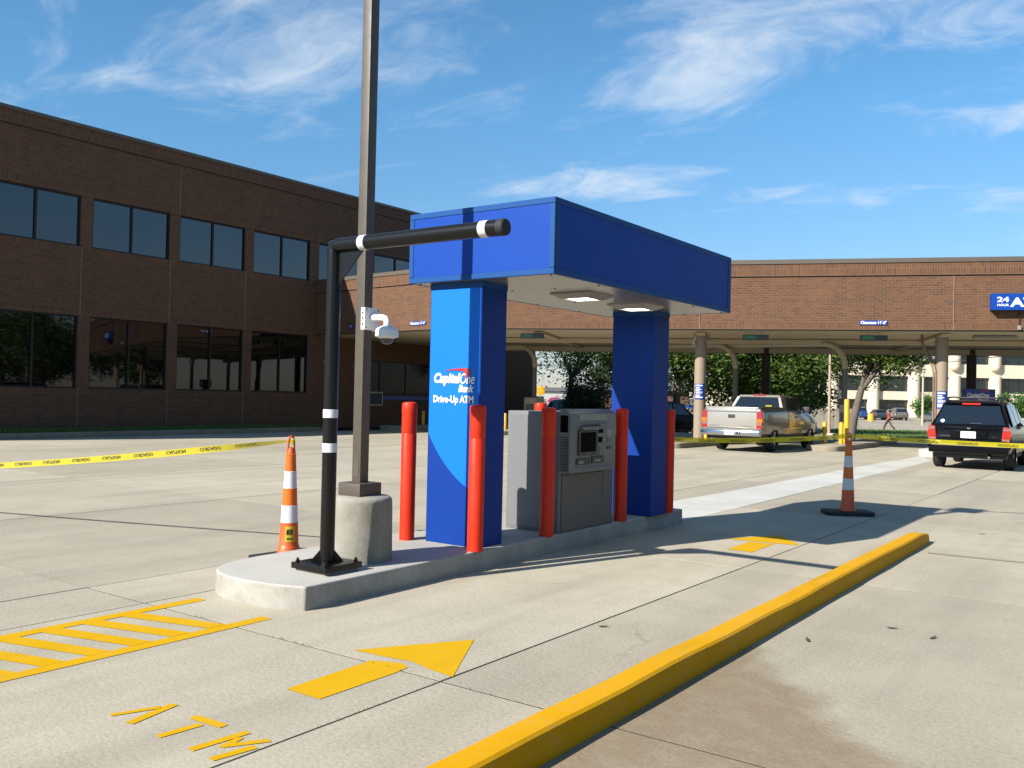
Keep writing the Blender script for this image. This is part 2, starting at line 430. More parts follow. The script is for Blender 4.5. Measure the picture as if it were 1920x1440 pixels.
# ------------------------------------------------------------------ mesh helpers
class MB:
    def __init__(s): s.v = []; s.f = []; s.mi = []; s.cur = 0
    def face(s, idx): s.f.append(tuple(idx)); s.mi.append(s.cur); return s
    def pts(s, ps):
        k = len(s.v); s.v.extend(tuple(p) for p in ps); return list(range(k, k + len(ps)))
    def quad(s, a, b, c, d): s.face(s.pts([a, b, c, d])); return s
    def box(s, x0, x1, y0, y1, z0, z1):
        i = s.pts([(x0, y0, z0), (x1, y0, z0), (x1, y1, z0), (x0, y1, z0), (x0, y0, z1), (x1, y0, z1), (x1, y1, z1), (x0, y1, z1)])
        for q in ((3, 2, 1, 0), (4, 5, 6, 7), (0, 1, 5, 4), (1, 2, 6, 5), (2, 3, 7, 6), (3, 0, 4, 7)): s.face([i[k] for k in q])
        return s
    def loop_strip(s, loops, closed=True, cap0=True, cap1=True):
        ids = [s.pts(l) for l in loops]; n = len(ids[0])
        for a, b in zip(ids, ids[1:]):
            for k in range(n if closed else n - 1):
                j = (k + 1) % n
                s.face((a[k], a[j], b[j], b[k]))
        if cap0: s.face(ids[0][::-1])
        if cap1: s.face(ids[-1])
        return s
    def tube(s, path, r, n=10, caps=True):
        path = [Vector(p) for p in path]; loops = []
        rr = r if isinstance(r, (list, tuple)) else [r] * len(path)
        ref = None
        for k, p in enumerate(path):
            d = (path[min(k + 1, len(path) - 1)] - path[max(k - 1, 0)]).normalized()
            if ref is None:
                ref = Vector((0, 0, 1)) if abs(d.z) < .9 else Vector((1, 0, 0))
            a = d.cross(ref).normalized(); b = d.cross(a).normalized(); ref = a.cross(d)
            loops.append([p + (a * math.cos(t) + b * math.sin(t)) * rr[k] for t in [2 * math.pi * q / n for q in range(n)]])
        return s.loop_strip([l[::-1] for l in loops], True, caps, caps)
    def lathe(s, prof, c=(0, 0, 0), n=24, axis='z', caps=True):
        loops = []
        for r, z in prof:
            l = []
            for k in range(n):
                t = 2 * math.pi * k / n; x, y = r * math.cos(t), r * math.sin(t)
                if axis == 'z': l.append((c[0] + x, c[1] + y, c[2] + z))
                elif axis == 'x': l.append((c[0] + z, c[1] + x, c[2] + y))
                else: l.append((c[0] + y, c[1] + z, c[2] + x))
            loops.append(l)
        return s.loop_strip(loops, True, caps, caps)
    def prism(s, poly, a0, a1, axis='z'):
        def P(p, a):
            return (p[0], p[1], a) if axis == 'z' else ((a, p[0], p[1]) if axis == 'x' else (p[0], a, p[1]))
        lo, hi = [P(p, a0) for p in poly], [P(p, a1) for p in poly]
        area = sum(p[0] * q[1] - q[0] * p[1] for p, q in zip(poly, poly[1:] + poly[:1]))
        if (area < 0) != (axis == 'y'): lo.reverse(); hi.reverse()
        return s.loop_strip([lo, hi])
    def build(s, name, mats, parent=None, bevel=0., seg=2, smooth=35, sub=0):
        me = bpy.data.meshes.new(name)
        me.from_pydata(s.v, [], s.f); me.update()
        if not isinstance(mats, (list, tuple)): mats = [mats]
        for m in mats: me.materials.append(M[m] if isinstance(m, str) else m)
        if len(mats) > 1: me.polygons.foreach_set('material_index', s.mi)
        if bevel or sub:
            bm = bmesh.new(); bm.from_mesh(me)
            bmesh.ops.remove_doubles(bm, verts=bm.verts, dist=1e-5)
            if bevel:
                es = [e for e in bm.edges if len(e.link_faces) == 2 and e.calc_face_angle(0) > R(28)]
                bmesh.ops.bevel(bm, geom=es, offset=bevel, segments=seg, profile=.6, affect='EDGES', clamp_overlap=True)
            bm.to_mesh(me); bm.free()
        if smooth:
            me.polygons.foreach_set('use_smooth', [True] * len(me.polygons))
            me.set_sharp_from_angle(angle=R(smooth))
        o = bpy.data.objects.new(name, me); COL.objects.link(o)
        if parent is not None: o.parent = parent
        return o
def thing(name, label, cat, loc=(0, 0, 0), rz=0., group=None):
    o = bpy.data.objects.new(name, None); COL.objects.link(o)
    o.empty_display_size = .2
    o.location = loc; o.rotation_euler = (0, 0, rz)
    o['label'] = label; o['category'] = cat
    if group: o['group'] = group
    return o
def tag(o, label, cat, group=None):
    o['label'] = label; o['category'] = cat
    if group: o['group'] = group
    return o
def struct(o): o['kind'] = 'structure'; return o
def empty_struct(name, loc=(0, 0, 0), rz=0):
    o = bpy.data.objects.new(name, None); COL.objects.link(o); o.location = loc; o.rotation_euler = (0, 0, rz); o['kind'] = 'structure'; return o
def copy_tree(o, parent=None):
    c = o.copy(); COL.objects.link(c); c.parent = parent
    for ch in list(o.children): copy_tree(ch, c)
    return c
def text_mesh(s, size, bold=0., shear=0., extrude=.002, align='LEFT', sx=1.0, spacing=1.0):
    cu = bpy.data.curves.new('lettering', 'FONT'); cu.body = s; cu.size = size
    cu.offset = bold * size; cu.shear = shear; cu.extrude = extrude; cu.align_x = align; cu.space_character = spacing
    cu.resolution_u = 3
    o = bpy.data.objects.new('tmp', cu); COL.objects.link(o)
    dg = bpy.context.evaluated_depsgraph_get(); dg.update()
    me = bpy.data.meshes.new_from_object(o.evaluated_get(dg))
    bpy.data.objects.remove(o); bpy.data.curves.remove(cu)
    if sx != 1.0: me.transform(Matrix.Diagonal((sx, 1, 1, 1)))
    return me
def text(s, size, m, parent, loc, rot=(math.pi / 2, 0, 0), name='lettering', width=None, **k):
    me = text_mesh(s, size, **k)
    if width:
        xs = [v.co.x for v in me.vertices]; w = max(xs) - min(xs)
        me.transform(Matrix.Diagonal((width / w, 1, 1, 1)))
    me.materials.clear(); me.materials.append(M[m])
    o = bpy.data.objects.new(name, me); COL.objects.link(o)
    o.location = loc; o.rotation_euler = rot
    if parent is not None: o.parent = parent
    return o
def depth_of(x, y): return -.58405 * x + .81172 * y
def gz(x, y):
    d = depth_of(x, y)
    return 0. if d < 32 else (-.6 * (d - 32) / 28 if d < 60 else -.6)

# ------------------------------------------------------------------ ground, pavement, road, lawns
def strip_sheet(name, m, ds, l0, l1, lift, seg=1):
    """sheet across the view axis at the depths ds, from lateral l0 to l1, following the terrain"""
    b = MB(); rows = []
    F = Vector((-.58405, .81172, 0)); X = Vector((.81172, .58405, 0))
    for d in ds:
        z = 0. if d < 32 else (-.6 * (d - 32) / 28 if d < 60 else -.6)
        rows.append(b.pts([F * d + X * (l0 + (l1 - l0) * k / seg) + Vector((0, 0, z + lift)) for k in range(seg + 1)]))
    for a, c in zip(rows, rows[1:]):
        for k in range(seg): b.face((a[k], a[k + 1], c[k + 1], c[k]))
    return b.build(name, m, smooth=0)
struct(strip_sheet('ground', 'asphalt', [-120, 0, 32, 46, 60, 200, 900, 2500], -1500, 1500, -.125))

pave = empty_struct('pavement')
XS = [-26.25, -21.8, -18.3, -14.85, -10.7, -6.69, -3.14, .45, 4.0, 7.6, 11.2]
YS = [-6.0, -.55, 3.77, 8.07, 12.6, 17.0, 21.3, 25.6, 29.9, 34.2, 38.5]
ub = MB().box(XS[0] - .02, XS[-1] + .02, YS[0] - .02, YS[-1] + .02, -.5, -.0025)
ub.build('joint_bed', 'joint', pave, smooth=0)
def slab(x0, x1, y0, y1):
    g = .006 + random.random() * .003
    dz = random.uniform(-.0015, .0015)
    MB().box(x0 + g, x1 - g, y0 + g, y1 - g, -.06, dz).build('slab', 'slab', pave, smooth=0)
for i in range(len(XS) - 1):
    for j in range(len(YS) - 1):
        x0, x1, y0, y1 = XS[i], XS[i + 1], YS[j], YS[j + 1]
        if x0 == -6.69 and y1 <= 8.08:
            slab(x0, -5.91, y0, y1); slab(-5.91, x1, y0, y1)
        else:
            slab(x0, x1, y0, y1)

# painted markings lie 4 mm above the slabs
def flat(name, polys, m, z=.003):
    b = MB()
    for p in polys:
        area = sum(a[0] * c[1] - c[0] * a[1] for a, c in zip(p, p[1:] + p[:1]))
        q = p if area > 0 else p[::-1]
        b.face(b.pts([(x, y, z) for x, y in q]))
    return b.build(name, m, pave, smooth=0)
flat('arrow_stem', [[(-3.67, 3.16), (-3.42, 3.16), (-3.425, 3.72), (-3.44, 3.84), (-3.52, 3.875), (-3.69, 3.80)]], 'yellowpaint')
flat('arrow_head', [[(-3.92, 3.885), (-3.68, 3.905), (-3.50, 3.935), (-3.30, 3.885), (-3.135, 3.865), (-3.513, 4.535)]], 'yellowpaint')
flat('arrow_stem', [[(-3.65, 8.965), (-3.385, 8.965), (-3.40, 9.64), (-3.66, 9.60)]], 'yellowpaint')
flat('arrow_head', [[(-3.93, 9.66), (-3.66, 9.66), (-3.40, 9.70), (-3.17, 9.76), (-3.20, 9.84), (-3.57, 10.33)]], 'yellowpaint')
def seg(a, c, w):
    d = Vector((c[0] - a[0], c[1] - a[1])); n = Vector((-d.y, d.x)).normalized() * w / 2
    return [(a[0] + n.x, a[1] + n.y), (a[0] - n.x, a[1] - n.y), (c[0] - n.x, c[1] - n.y), (c[0] + n.x, c[1] + n.y)]
LW = .058
flat('painted_letter', [seg((-4.006, 2.39), (-3.922, 2.60), .036), seg((-3.842, 2.385), (-3.906, 2.665), .048)], 'yellowpaint')
flat('painted_letter', [seg((-3.60, 2.375), (-3.581, 2.585), .044), seg((-3.692, 2.620), (-3.478, 2.634), .050)], 'yellowpaint')
flat('painted_letter', [seg((-3.363, 2.375), (-3.338, 2.658), .046), seg((-3.209, 2.368), (-3.175, 2.57), .046),
                        [(-3.300, 2.470), (-3.272, 2.478), (-3.166, 2.650), (-3.205, 2.662), (-3.278, 2.545), (-3.292, 2.600), (-3.325, 2.592)]], 'yellowpaint')
flat('hatch_edge_line', [[(-4.995, -1.2), (-4.885, -1.2), (-4.872, 4.06), (-4.978, 4.05)]], 'yellowpaint')
flat('hatch_edge_line', [[(-5.81, -1.2), (-5.70, -1.2), (-5.665, 4.11), (-5.770, 4.10)]], 'yellowpaint')
for k in range(15):
    y = 3.50 - k * .268
    w = .135
    flat('hatch_bar', [[(-5.72, y - w * .5), (-4.985, y + .20 - w * .5), (-4.985, y + .20 + w * .5), (-5.72, y + w * .5)]], 'yellowpaint', .0028)
flat('faded_line', [[(-1.97, 10.20), (.3, 10.36), (.3, 10.44), (-1.97, 10.29)]], 'faded')
for px_, py_, l_ in ((-1.62, 3.55, .33), (-1.50, 3.40, .30)):
    flat('faded_letter', [seg((px_, py_ - .1), (px_ + l_, py_ + .02), .07), seg((px_, py_ - .1), (px_ + .02, py_ - .35), .06)], 'faded')

# weeds in the joints and a few dry leaves
def jw():
    r = random.random()
    if r < .45: return (-3.14 + random.gauss(0, .004), random.choice((3.0, 3.9, 4.4, 5.6, 6.6, 7.7)) + random.gauss(0, .16), .0)
    if r < .75: return (random.choice((-5.2, -4.3, -3.62, -2.75)) + random.gauss(0, .12), 3.77 + random.gauss(0, .004), .0)
    return (-4.865 + random.random() * .015, random.uniform(5.0, 10.4), .0)
def blades(name, n, fn, h0, h1, m='blade'):
    b = MB()
    for _ in range(n):
        x, y, z = fn(); a = random.random() * 6.283; h = random.uniform(h0, h1); w = h * .16
        lx, ly = random.uniform(-.4, .4) * h, random.uniform(-.4, .4) * h
        ca, sa = math.cos(a) * w, math.sin(a) * w
        b.face(b.pts([(x - ca, y - sa, z), (x + ca, y + sa, z), (x + lx, y + ly, z + h)]))
    o = b.build(name, m, smooth=0); o['kind'] = 'stuff'
    return o
tag(blades('joint_weeds', 230, jw, .006, .018), 'sparse dry weeds growing in the concrete joints and along the island', 'weeds')
M['dryleaf'] = mat('dry_leaf', (.14, .09, .04), .8, var=.3)
for k, (x, y, a) in enumerate(((-1.50, 6.63, .3), (-1.22, 6.53, 1.2), (-1.85, 5.92, 2.0), (-3.05, 5.35, .7), (-1.75, 12.2, .1))):
    b = MB(); q = b.pts([(-.042, 0, .010), (-.015, .013, .004), (.02, .011, .006), (.045, 0, .016), (.02, -.011, .005), (-.015, -.013, .003), (0, 0, .0015)])
    for i_ in range(6): b.face((q[i_], q[(i_ + 1) % 6], q[6]))
    lf = tag(b.build('fallen_leaf', 'dryleaf', None, smooth=80), 'small dry curled leaf lying on the open concrete', 'leaf', 'dry fallen leaves on the concrete')
    lf.location = (x, y, .002); lf.rotation_euler = (0, 0, a)

# low yellow kerb with a slightly wavy cast edge
kb = MB(); loops = []
N = 46
for k in range(N + 1):
    y = -1.0 + (10.99 + 1.0) * k / N
    wz = .003 * math.sin(y * 1.7) + .0025 * math.sin(y * 4.3 + 1); wx = .002 * math.sin(y * 1.1 + 2) + .003 * math.sin(y * 5.1)
    e = 1 if k < N else .8
    prof = [(-2.315, -.01), (-2.29, .07), (-2.272 + wx, .120 * e), (-2.255 + wx, .130 * e + wz), (-2.128 + wx, .133 * e + wz), (-2.112 + wx * .8, .121 * e + wz), (-2.104 + wx * .4, .06), (-2.098, -.01)]
    loops.append([(x, y, z) for x, z in prof])
kb.loop_strip([l[::-1] for l in loops])
kerb = struct(kb.build('kerb', 'kerbpaint', smooth=32))

# bright new-concrete strip leading from the island towards the far lanes
flat('concrete_strip', [[(-6.05, 10.60), (-4.93, 10.60), (-4.95, 13.4), (-5.05, 20.0), (-5.10, 26.8), (-5.85, 29.2), (-5.95, 24.0), (-5.95, 14.0)]], 'newconc', .003)

# kerbed verge along the brick building
vb = MB()
vb.box(-26.62, -26.40, -8, 25.0, -.1, .15)
struct(vb.build('verge_kerb', 'oldconc', bevel=.02))
gr = struct(MB().box(-28.25, -26.63, -8, 25.0, -.1, .14).build('verge', 'grass', smooth=0))
def blades(name, n, fn, h0, h1, m='blade'):
    b = MB()
    for _ in range(n):
        x, y, z = fn(); a = random.random() * 6.283; h = random.uniform(h0, h1); w = h * .16
        lx, ly = random.uniform(-.4, .4) * h, random.uniform(-.4, .4) * h
        ca, sa = math.cos(a) * w, math.sin(a) * w
        b.face(b.pts([(x - ca, y - sa, z), (x + ca, y + sa, z), (x + lx, y + ly, z + h)]))
    o = b.build(name, m, smooth=0); o['kind'] = 'stuff'
    return o
tag(blades('verge_grass', 16000, lambda: (random.uniform(-28.2, -26.64), random.uniform(8, 25), .14), .05, .12), 'strip of short green grass along the foot of the dark brick building', 'grass')
# far lawn, road kerb
def FP(d, l, z=None):
    x, y = -.58405 * d + .81172 * l, .81172 * d + .58405 * l
    return Vector((x, y, gz(x, y) if z is None else z))
struct(strip_sheet('lawn', 'grass', [54.5, 60, 72.5], -14, 70, .02, 1))
tag(blades('lawn_grass', 22000, lambda: tuple(FP(random.uniform(54.6, 72.4), random.uniform(6, 42)) + Vector((0, 0, .02))), .06, .16), 'green lawn strip beyond the drive-through lanes', 'grass')
def kerb_line(name, d0, d1, l0, l1, h, m):
    b = MB()
    p = [FP(d0, l0), FP(d0, l1), FP(d1, l1), FP(d1, l0)]
    i = b.pts([tuple(q + Vector((0, 0, -.2))) for q in p] + [tuple(q + Vector((0, 0, h))) for q in p])
    for q in ((3, 2, 1, 0), (4, 5, 6, 7), (0, 1, 5, 4), (1, 2, 6, 5), (2, 3, 7, 6), (3, 0, 4, 7)): b.face([i[k] for k in q])
    return struct(b.build(name, m, smooth=0))
kerb_line('lawn_kerb', 54.15, 54.5, -14, 70, .06, 'oldconc')
kerb_line('road_kerb', 72.5, 73.0, -14, 70, .05, 'oldconc')
struct(strip_sheet('road', M['slab'], [73.0, 102], -40, 110, -.09))
struct(strip_sheet('car_park', M['oldconc'], [103.0, 149], -40, 130, -.10))

# ------------------------------------------------------------------ the ATM island
def island(name, outline, h, m, bev=.02):
    o = MB().prism(outline, -.12, h).build(name, m, bevel=bev, seg=3, smooth=40)
    return struct(o)
nose = [(-4.872, 10.50), (-4.872, 4.345)]
for a in range(0, 19):
    t = a / 18 * math.pi
    x = -5.47 + .60 * math.cos(t); y = 4.80 - .60 * math.sin(t) ** .85
    if t < .75: y = 4.345 - .13 * (t / .75); x = -4.872 - .16 * (t / .75)
    nose.append((x, y))
nose += [(-6.07, 10.50)]
nose2 = [nose[0], nose[1]] + [(-4.98, 4.30), (-5.12, 4.255), (-5.28, 4.225), (-5.45, 4.215), (-5.60, 4.225), (-5.74, 4.26), (-5.86, 4.325), (-5.95, 4.42), (-6.02, 4.55), (-6.065, 4.72), (-6.08, 4.92), (-6.08, 10.50)]
island('traffic_island', nose2, .172, 'island', .018)

# ------------------------------------------------------------------ drive-up ATM canopy
ZI = .172
cx = thing('drive_up_atm_canopy', 'blue flat-roofed drive-up ATM canopy on two square pillars on the concrete island', 'canopy', (-4.95, 8.2, ZI))
def L(x, y, z): return (x + 4.95, y - 8.2, z - ZI)
def lbox(b, x0, x1, y0, y1, z0, z1): return b.box(x0 + 4.95, x1 + 4.95, y0 - 8.2, y1 - 8.2, z0 - ZI, z1 - ZI)
CX0, CX1, CY0, CY1, CZ0, CZ1 = -5.77, -4.14, 6.32, 10.13, 2.575, 3.225
core = lbox(MB(), CX0 + .03, CX1 - .03, CY0 + .03, CY1 - .03, CZ0 + .015, CZ1 - .02).build('canopy_core', 'navy', cx, smooth=0)
t_ = .052
def framed(name, axis, c, a0, a1, z0, z1, out):
    """panel with raised trim; axis 'y' faces +-Y at y=c, 'x' faces +-X"""
    def bb(u0, u1, w0, w1, d0, d1):
        b = MB()
        lo, hi = sorted((c - out * d0, c - out * d1))
        return lbox(b, u0, u1, lo, hi, w0, w1) if axis == 'y' else lbox(b, lo, hi, u0, u1, w0, w1)
    p = bb(a0 + t_, a1 - t_, z0 + t_, z1 - t_, .006, .029).build(name, 'blue', cx, smooth=0)
    for (u0, u1, w0, w1) in ((a0, a1, z0, z0 + t_), (a0, a1, z1 - t_, z1), (a0, a0 + t_, z0 + t_, z1 - t_), (a1 - t_, a1, z0 + t_, z1 - t_)):
        bb(u0 + .001, u1 - .001, w0 + .001, w1 - .001, 0, .028).build('trim', 'bluetrim', None, bevel=.003, seg=1).parent = p
    return p
framed('fascia_panel', 'y', CY0, CX0, CX1, CZ0, CZ1, -1)
framed('fascia_panel', 'y', CY1, CX0, CX1, CZ0, CZ1, 1)
framed('fascia_panel', 'x', CX1, CY0 + .029, CY1 - .029, CZ0, CZ1, 1)
framed('fascia_panel', 'x', CX0, CY0 + .029, CY1 - .029, CZ0, CZ1, -1)
sf = lbox(MB(), CX0 + .035, CX1 - .035, CY0 + .035, 7.27, CZ0 + .002, CZ0 + .014).build('soffit_panel', 'alu', cx, bevel=.002, seg=1)
lbox(MB(), CX0 + .035, CX1 - .035, 7.276, 8.30, CZ0 + .002, CZ0 + .014).build('soffit_panel', 'alu', cx, bevel=.002, seg=1)
lbox(MB(), CX0 + .035, CX1 - .035, 8.306, 9.33, CZ0 + .002, CZ0 + .014).build('soffit_panel', 'alu', cx, bevel=.002, seg=1)
lbox(MB(), CX0 + .035, CX1 - .035, 9.336, CY1 - .035, CZ0 + .002, CZ0 + .014).build('soffit_panel', 'alu', cx, bevel=.002, seg=1)
for ly in (7.75, 8.89):
    f = MB()
    f.loop_strip([[L(-4.73 + sx * r, ly + sy * r, z) for sx, sy in ((-1, -1), (-1, 1), (1, 1), (1, -1))] for r, z in ((.235, CZ0 + .002), (.235, CZ0 - .012), (.15, CZ0 - .055), (.142, CZ0 - .055), (.13, CZ0 - .03))], True, False, False)
    fo = f.build('lamp', 'lampframe', cx, smooth=0)
    MB().quad(L(-4.73 - .14, ly - .14, CZ0 - .045), L(-4.73 - .14, ly + .14, CZ0 - .045), L(-4.73 + .14, ly + .14, CZ0 - .045), L(-4.73 + .14, ly - .14, CZ0 - .045)).build('lamp_lens', 'lens', fo, smooth=0)
for sx in (CX0 + .08, -5.2, -4.7, CX1 - .08):
    for sy in (CY0 + .08, 7.2, 8.37, 9.26, CY1 - .08):
        MB().lathe([(.012, 0), (.010, -.006), (.0, -.007)], L(sx, sy, CZ0 + .002), 8).build('screw', 'darktrim', cx)
# pillar one: bright blue front with a sweeping darker foot, lettering
P1 = (-5.575, -4.968, 6.42, 6.80)
p1 = lbox(MB(), P1[0], P1[1], P1[2], P1[3], ZI, CZ0 + .001).build('pillar', 'navy', cx, bevel=.004, seg=1)
curve = []
for k in range(21):
    u = k / 20; x = P1[0] + .012 + (P1[1] - P1[0] - .024) * u
    z = 1.185 - .62 * u ** .82 * (1 - .14 * u) - .035 * math.sin(u * math.pi)
    curve.append((x, z))
top = MB()
poly = [(P1[0] + .012, CZ0 - .06), (P1[0] + .012, curve[0][1])] + curve[1:] + [(P1[1] - .012, CZ0 - .06)]
top.prism([(x + 4.95, z - ZI) for x, z in poly], P1[2] - .004 - 8.2, P1[2] - .0005 - 8.2, 'y')
fp = top.build('front_panel', 'cyan', None, smooth=0); fp.parent = p1
lbox(MB(), P1[0] - .004, P1[1] + .004, P1[2] - .006, P1[3] + .004, CZ0 - .055, CZ0 + .0).build('pillar_collar', 'bluetrim', None, smooth=0).parent = p1
yy = P1[2] - .0085
text('Capital', .118, 'whiteletter', p1, L(-5.512, yy, 1.655), bold=.05, shear=.18, width=.315, extrude=.0006)
text('One', .135, 'whiteletter', p1, L(-5.205, yy, 1.645), bold=.004, shear=.28, width=.165, extrude=.0006)
text('Bank', .085, 'whiteletter', p1, L(-5.212, yy, 1.572), bold=.05, shear=.18, width=.175, extrude=.0006)
text('Drive-Up ATM', .088, 'whiteletter', p1, L(-5.512, yy, 1.472), bold=.032, width=.475, extrude=.0006)
sw = [(-5.395, 1.762), (-5.30, 1.777), (-5.20, 1.787), (-5.125, 1.787), (-5.085, 1.775), (-5.07, 1.752), (-5.085, 1.725), (-5.115, 1.70), (-5.135, 1.688),
      (-5.135, 1.715), (-5.133, 1.735), (-5.15, 1.752), (-5.19, 1.762), (-5.25, 1.765), (-5.32, 1.764)]
lg = MB().prism([(x + 4.95, z - ZI) for x, z in sw], yy - .002 - 8.2, yy - 8.2, 'y').build('logo', 'redlogo', None, smooth=0); lg.parent = p1
P2 = (-5.36, -4.815, 9.50, 9.90)
p2 = lbox(MB(), P2[0], P2[1], P2[2], P2[3], ZI, CZ0 + .001).build('pillar', 'navy', cx, bevel=.004, seg=1)
lbox(MB(), P2[0] - .004, P2[1] + .004, P2[2] - .004, P2[3] + .004, CZ0 - .055, CZ0 + .0).build('pillar_collar', 'bluetrim', None, smooth=0).parent = p2

# ------------------------------------------------------------------ the cash machine
am = thing('cash_machine', 'grey drive-up cash machine with dark screen standing between the blue pillars', 'cash machine', (-5.2, 8.2, ZI))
def A(b, x0, x1, y0, y1, z0, z1): return b.box(x0 + 5.2, x1 + 5.2, y0 - 8.2, y1 - 8.2, z0 - ZI, z1 - ZI)
A(MB(), -5.55, -4.905, 7.66, 8.76, ZI, 1.392).build('cabinet', 'atmgrey', am, bevel=.008)
A(MB(), -5.52, -4.94, 7.655, 7.6595, ZI + .03, 1.355).build('end_door', 'atmgrey', am, bevel=.003, seg=1)
A(MB(), -4.9045, -4.892, 7.70, 8.52, ZI + .01, .758).build('lower_panel', 'atmlower', am, bevel=.004, seg=1)
A(MB(), -4.9045, -4.894, 8.53, 8.74, ZI + .01, .758).build('lower_panel', 'atmlower', am, bevel=.004, seg=1)
HX, HY0, HY1, HZ0, HZ1 = -4.78, 7.655, 8.575, .768, 1.402
hd = MB()
hd.prism([(-4.904 + 5.2, HZ0 - ZI), (HX + 5.2, HZ0 - ZI + .012), (HX + 5.2, HZ1 - ZI - .02), (-4.86 + 5.2, HZ1 - ZI + .022), (-4.904 + 5.2, HZ1 - ZI + .022)], HY0 - 8.2, HY1 - 8.2, 'y')
head = hd.build('head', 'atmhead', am, bevel=.006)
def hp(name, u0, u1, v0, v1, d, m, par=head, bev=.003):
    y0, y1 = HY0 + u0 * (HY1 - HY0), HY0 + u1 * (HY1 - HY0)
    z1, z0 = HZ1 - v0 * (HZ1 - HZ0), HZ1 - v1 * (HZ1 - HZ0)
    return A(MB(), HX - .002, HX + d, y0, y1, z0, z1).build(name, m, None, bevel=bev, seg=1), par
def HP(*a, **k):
    o, par = hp(*a, **k); o.parent = par; return o
HP('sign_panel', .18, .78, .045, .15, .006, 'panel')
HP('screen_surround', .155, .555, .305, .705, .022, 'atmdark')
HP('screen', .185, .515, .335, .655, .024, 'screen')
HP('hood', .20, .55, .245, .30, .045, 'atmhead')
HP('hood_slot', .28, .54, .215, .238, .012, 'atmdark')
HP('reader_block', .57, .745, .205, .705, .014, 'atmgrey')
HP('reader_hood', .58, .75, .20, .25, .038, 'atmhead')
HP('card_slot', .585, .67, .295, .355, .026, 'screen')
HP('handset_recess', .575, .655, .42, .51, .020, 'screen')
HP('steel_wedge', .66, .70, .43, .50, .030, 'key')
for r in range(4):
    for c in range(4):
        HP('key', .60 + c * .032, .60 + c * .032 + .026, .57 + r * .032, .57 + r * .032 + .025, .022, 'key', bev=0)
HP('notice', .79, .90, .295, .43, .005, 'panel')
for r in range(3):
    for c in range(3):
        HP('braille_key', .81 + c * .028, .81 + c * .028 + .02, .445 + r * .027, .445 + r * .027 + .018, .009, 'key', bev=0)
HP('slot_block', .80, .89, .585, .63, .012, 'atmdark')
HP('deposit_slot', .125, .405, .755, .855, .016, 'atmdark')
HP('slot_mouth', .16, .26, .785, .835, .020, 'key')
HP('deposit_slot', .455, .71, .735, .845, .016, 'atmdark')
HP('slot_mouth', .50, .63, .78, .82, .020, 'panel')
HP('trim_line', .06, .92, .895, .902, .004, 'signblue', bev=0)
HP('maker_badge', .335, .375, .668, .686, .026, 'panel', bev=0)
for k in range(16):
    z = HZ0 + .035 + k * .022
    o = A(MB(), -4.893, -4.80, HY0 - .006, HY0 + .001, z, z + .011).build('louvre', 'atmdark', None, smooth=0); o.parent = head
A(MB(), -4.895, -4.805, HY0 - .004, HY0 + .001, 1.19, 1.36).build('side_window', 'screen', None, smooth=0).parent = head
A(MB(), -5.02, -4.92, 8.05, 8.35, 1.392, 1.415).build('top_hatch', 'atmhead', am, bevel=.005)

# ------------------------------------------------------------------ red bollards
BOL = [((-5.755, 6.36), 1.292, 'smooth bright red bollard standing alone left of the bright blue pillar', 1),
       ((-4.905, 6.315), 1.285, 'bright red bollard in front of the right edge of the lettered blue pillar', 1),
       ((-4.915, 7.47), 1.265, 'red bollard standing in front of the cash machine\'s left end', 1),
       ((-4.915, 8.96), 1.255, 'shaded red bollard between the cash machine and the plain blue pillar', 1),
       ((-4.87, 10.06), 1.25, 'dark red bollard at the island\'s far end, right of the plain blue pillar', 1),
       ((-5.95, 8.86), 1.295, 'bollard whose bright orange-red cap peeks over the cash machine', 1)]
for (bx, by), h, lab, _ in BOL:
    t = thing('bollard', lab, 'bollard', (bx, by, ZI), 0, 'red bollards around the cash machine')
    MB().lathe([(.071, 0), (.071, h - .30), (.0685, h - .295), (.071, h - .288), (.071, h - .10)], n=28).build('sleeve', 'red', t, smooth=30)
    MB().lathe([(.0725, h - .10), (.0735, h - .085), (.0735, h - .025), (.066, h - .008), (.045, h), (0.001, h + .003)], n=28).build('cap', 'red', t, smooth=40)

# ------------------------------------------------------------------ clearance bar
cb = thing('clearance_bar', 'black steel clearance bar with white bands bolted to the island\'s rounded end', 'clearance bar', (-5.205, 4.85, ZI))
def CBx(x, y, z): return (x + 5.205, y - 4.85, z - ZI)
MB().box(-.19, .19, -.19, .19, .022, .068).build('base_plate', 'black', cb, bevel=.004)
MB().box(-.165, .165, -.165, .165, 0, .0225).build('grout_pad', 'footing', cb)
MB().lathe([(.056, .068), (.056, 2.40), (.056, 2.435)], n=28).build('post', 'black', cb, smooth=30)
for a in range(4):
    g = MB().prism([(.05, .068), (.125, .068), (.115, .085), (.056, .155)], -.007, .007, 'y').build('base_gusset', 'black', cb, smooth=0)
    g.rotation_euler = (0, 0, R(45 + 90 * a))
for sx in (-1, 1):
    for sy in (-1, 1):
        MB().lathe([(.016, .068), (.016, .085), (.009, .087), (.009, .10)], (sx * .155, sy * .155, 0), 6).build('anchor_bolt', 'black', cb)
zt = 2.672 - ZI
MB().tube([(0, 0, zt - .09), (0, 0, zt - .05), (.0, 0, zt - .002), (.05, 0, zt), (.09, 0, zt)], .0565, 20).build('elbow', 'black', cb, smooth=40)
ar = MB(); ar.lathe([(.0565, .06), (.0565, 1.625)], (0, 0, zt), 28, 'x'); ar.build('arm', 'black', cb, smooth=30)
MB().lathe([(.0575, 1.585), (.0585, 1.632), (.052, 1.642), (.001, 1.644)], (0, 0, zt), 28, 'x').build('end_cap', 'rubber', cb, smooth=30)
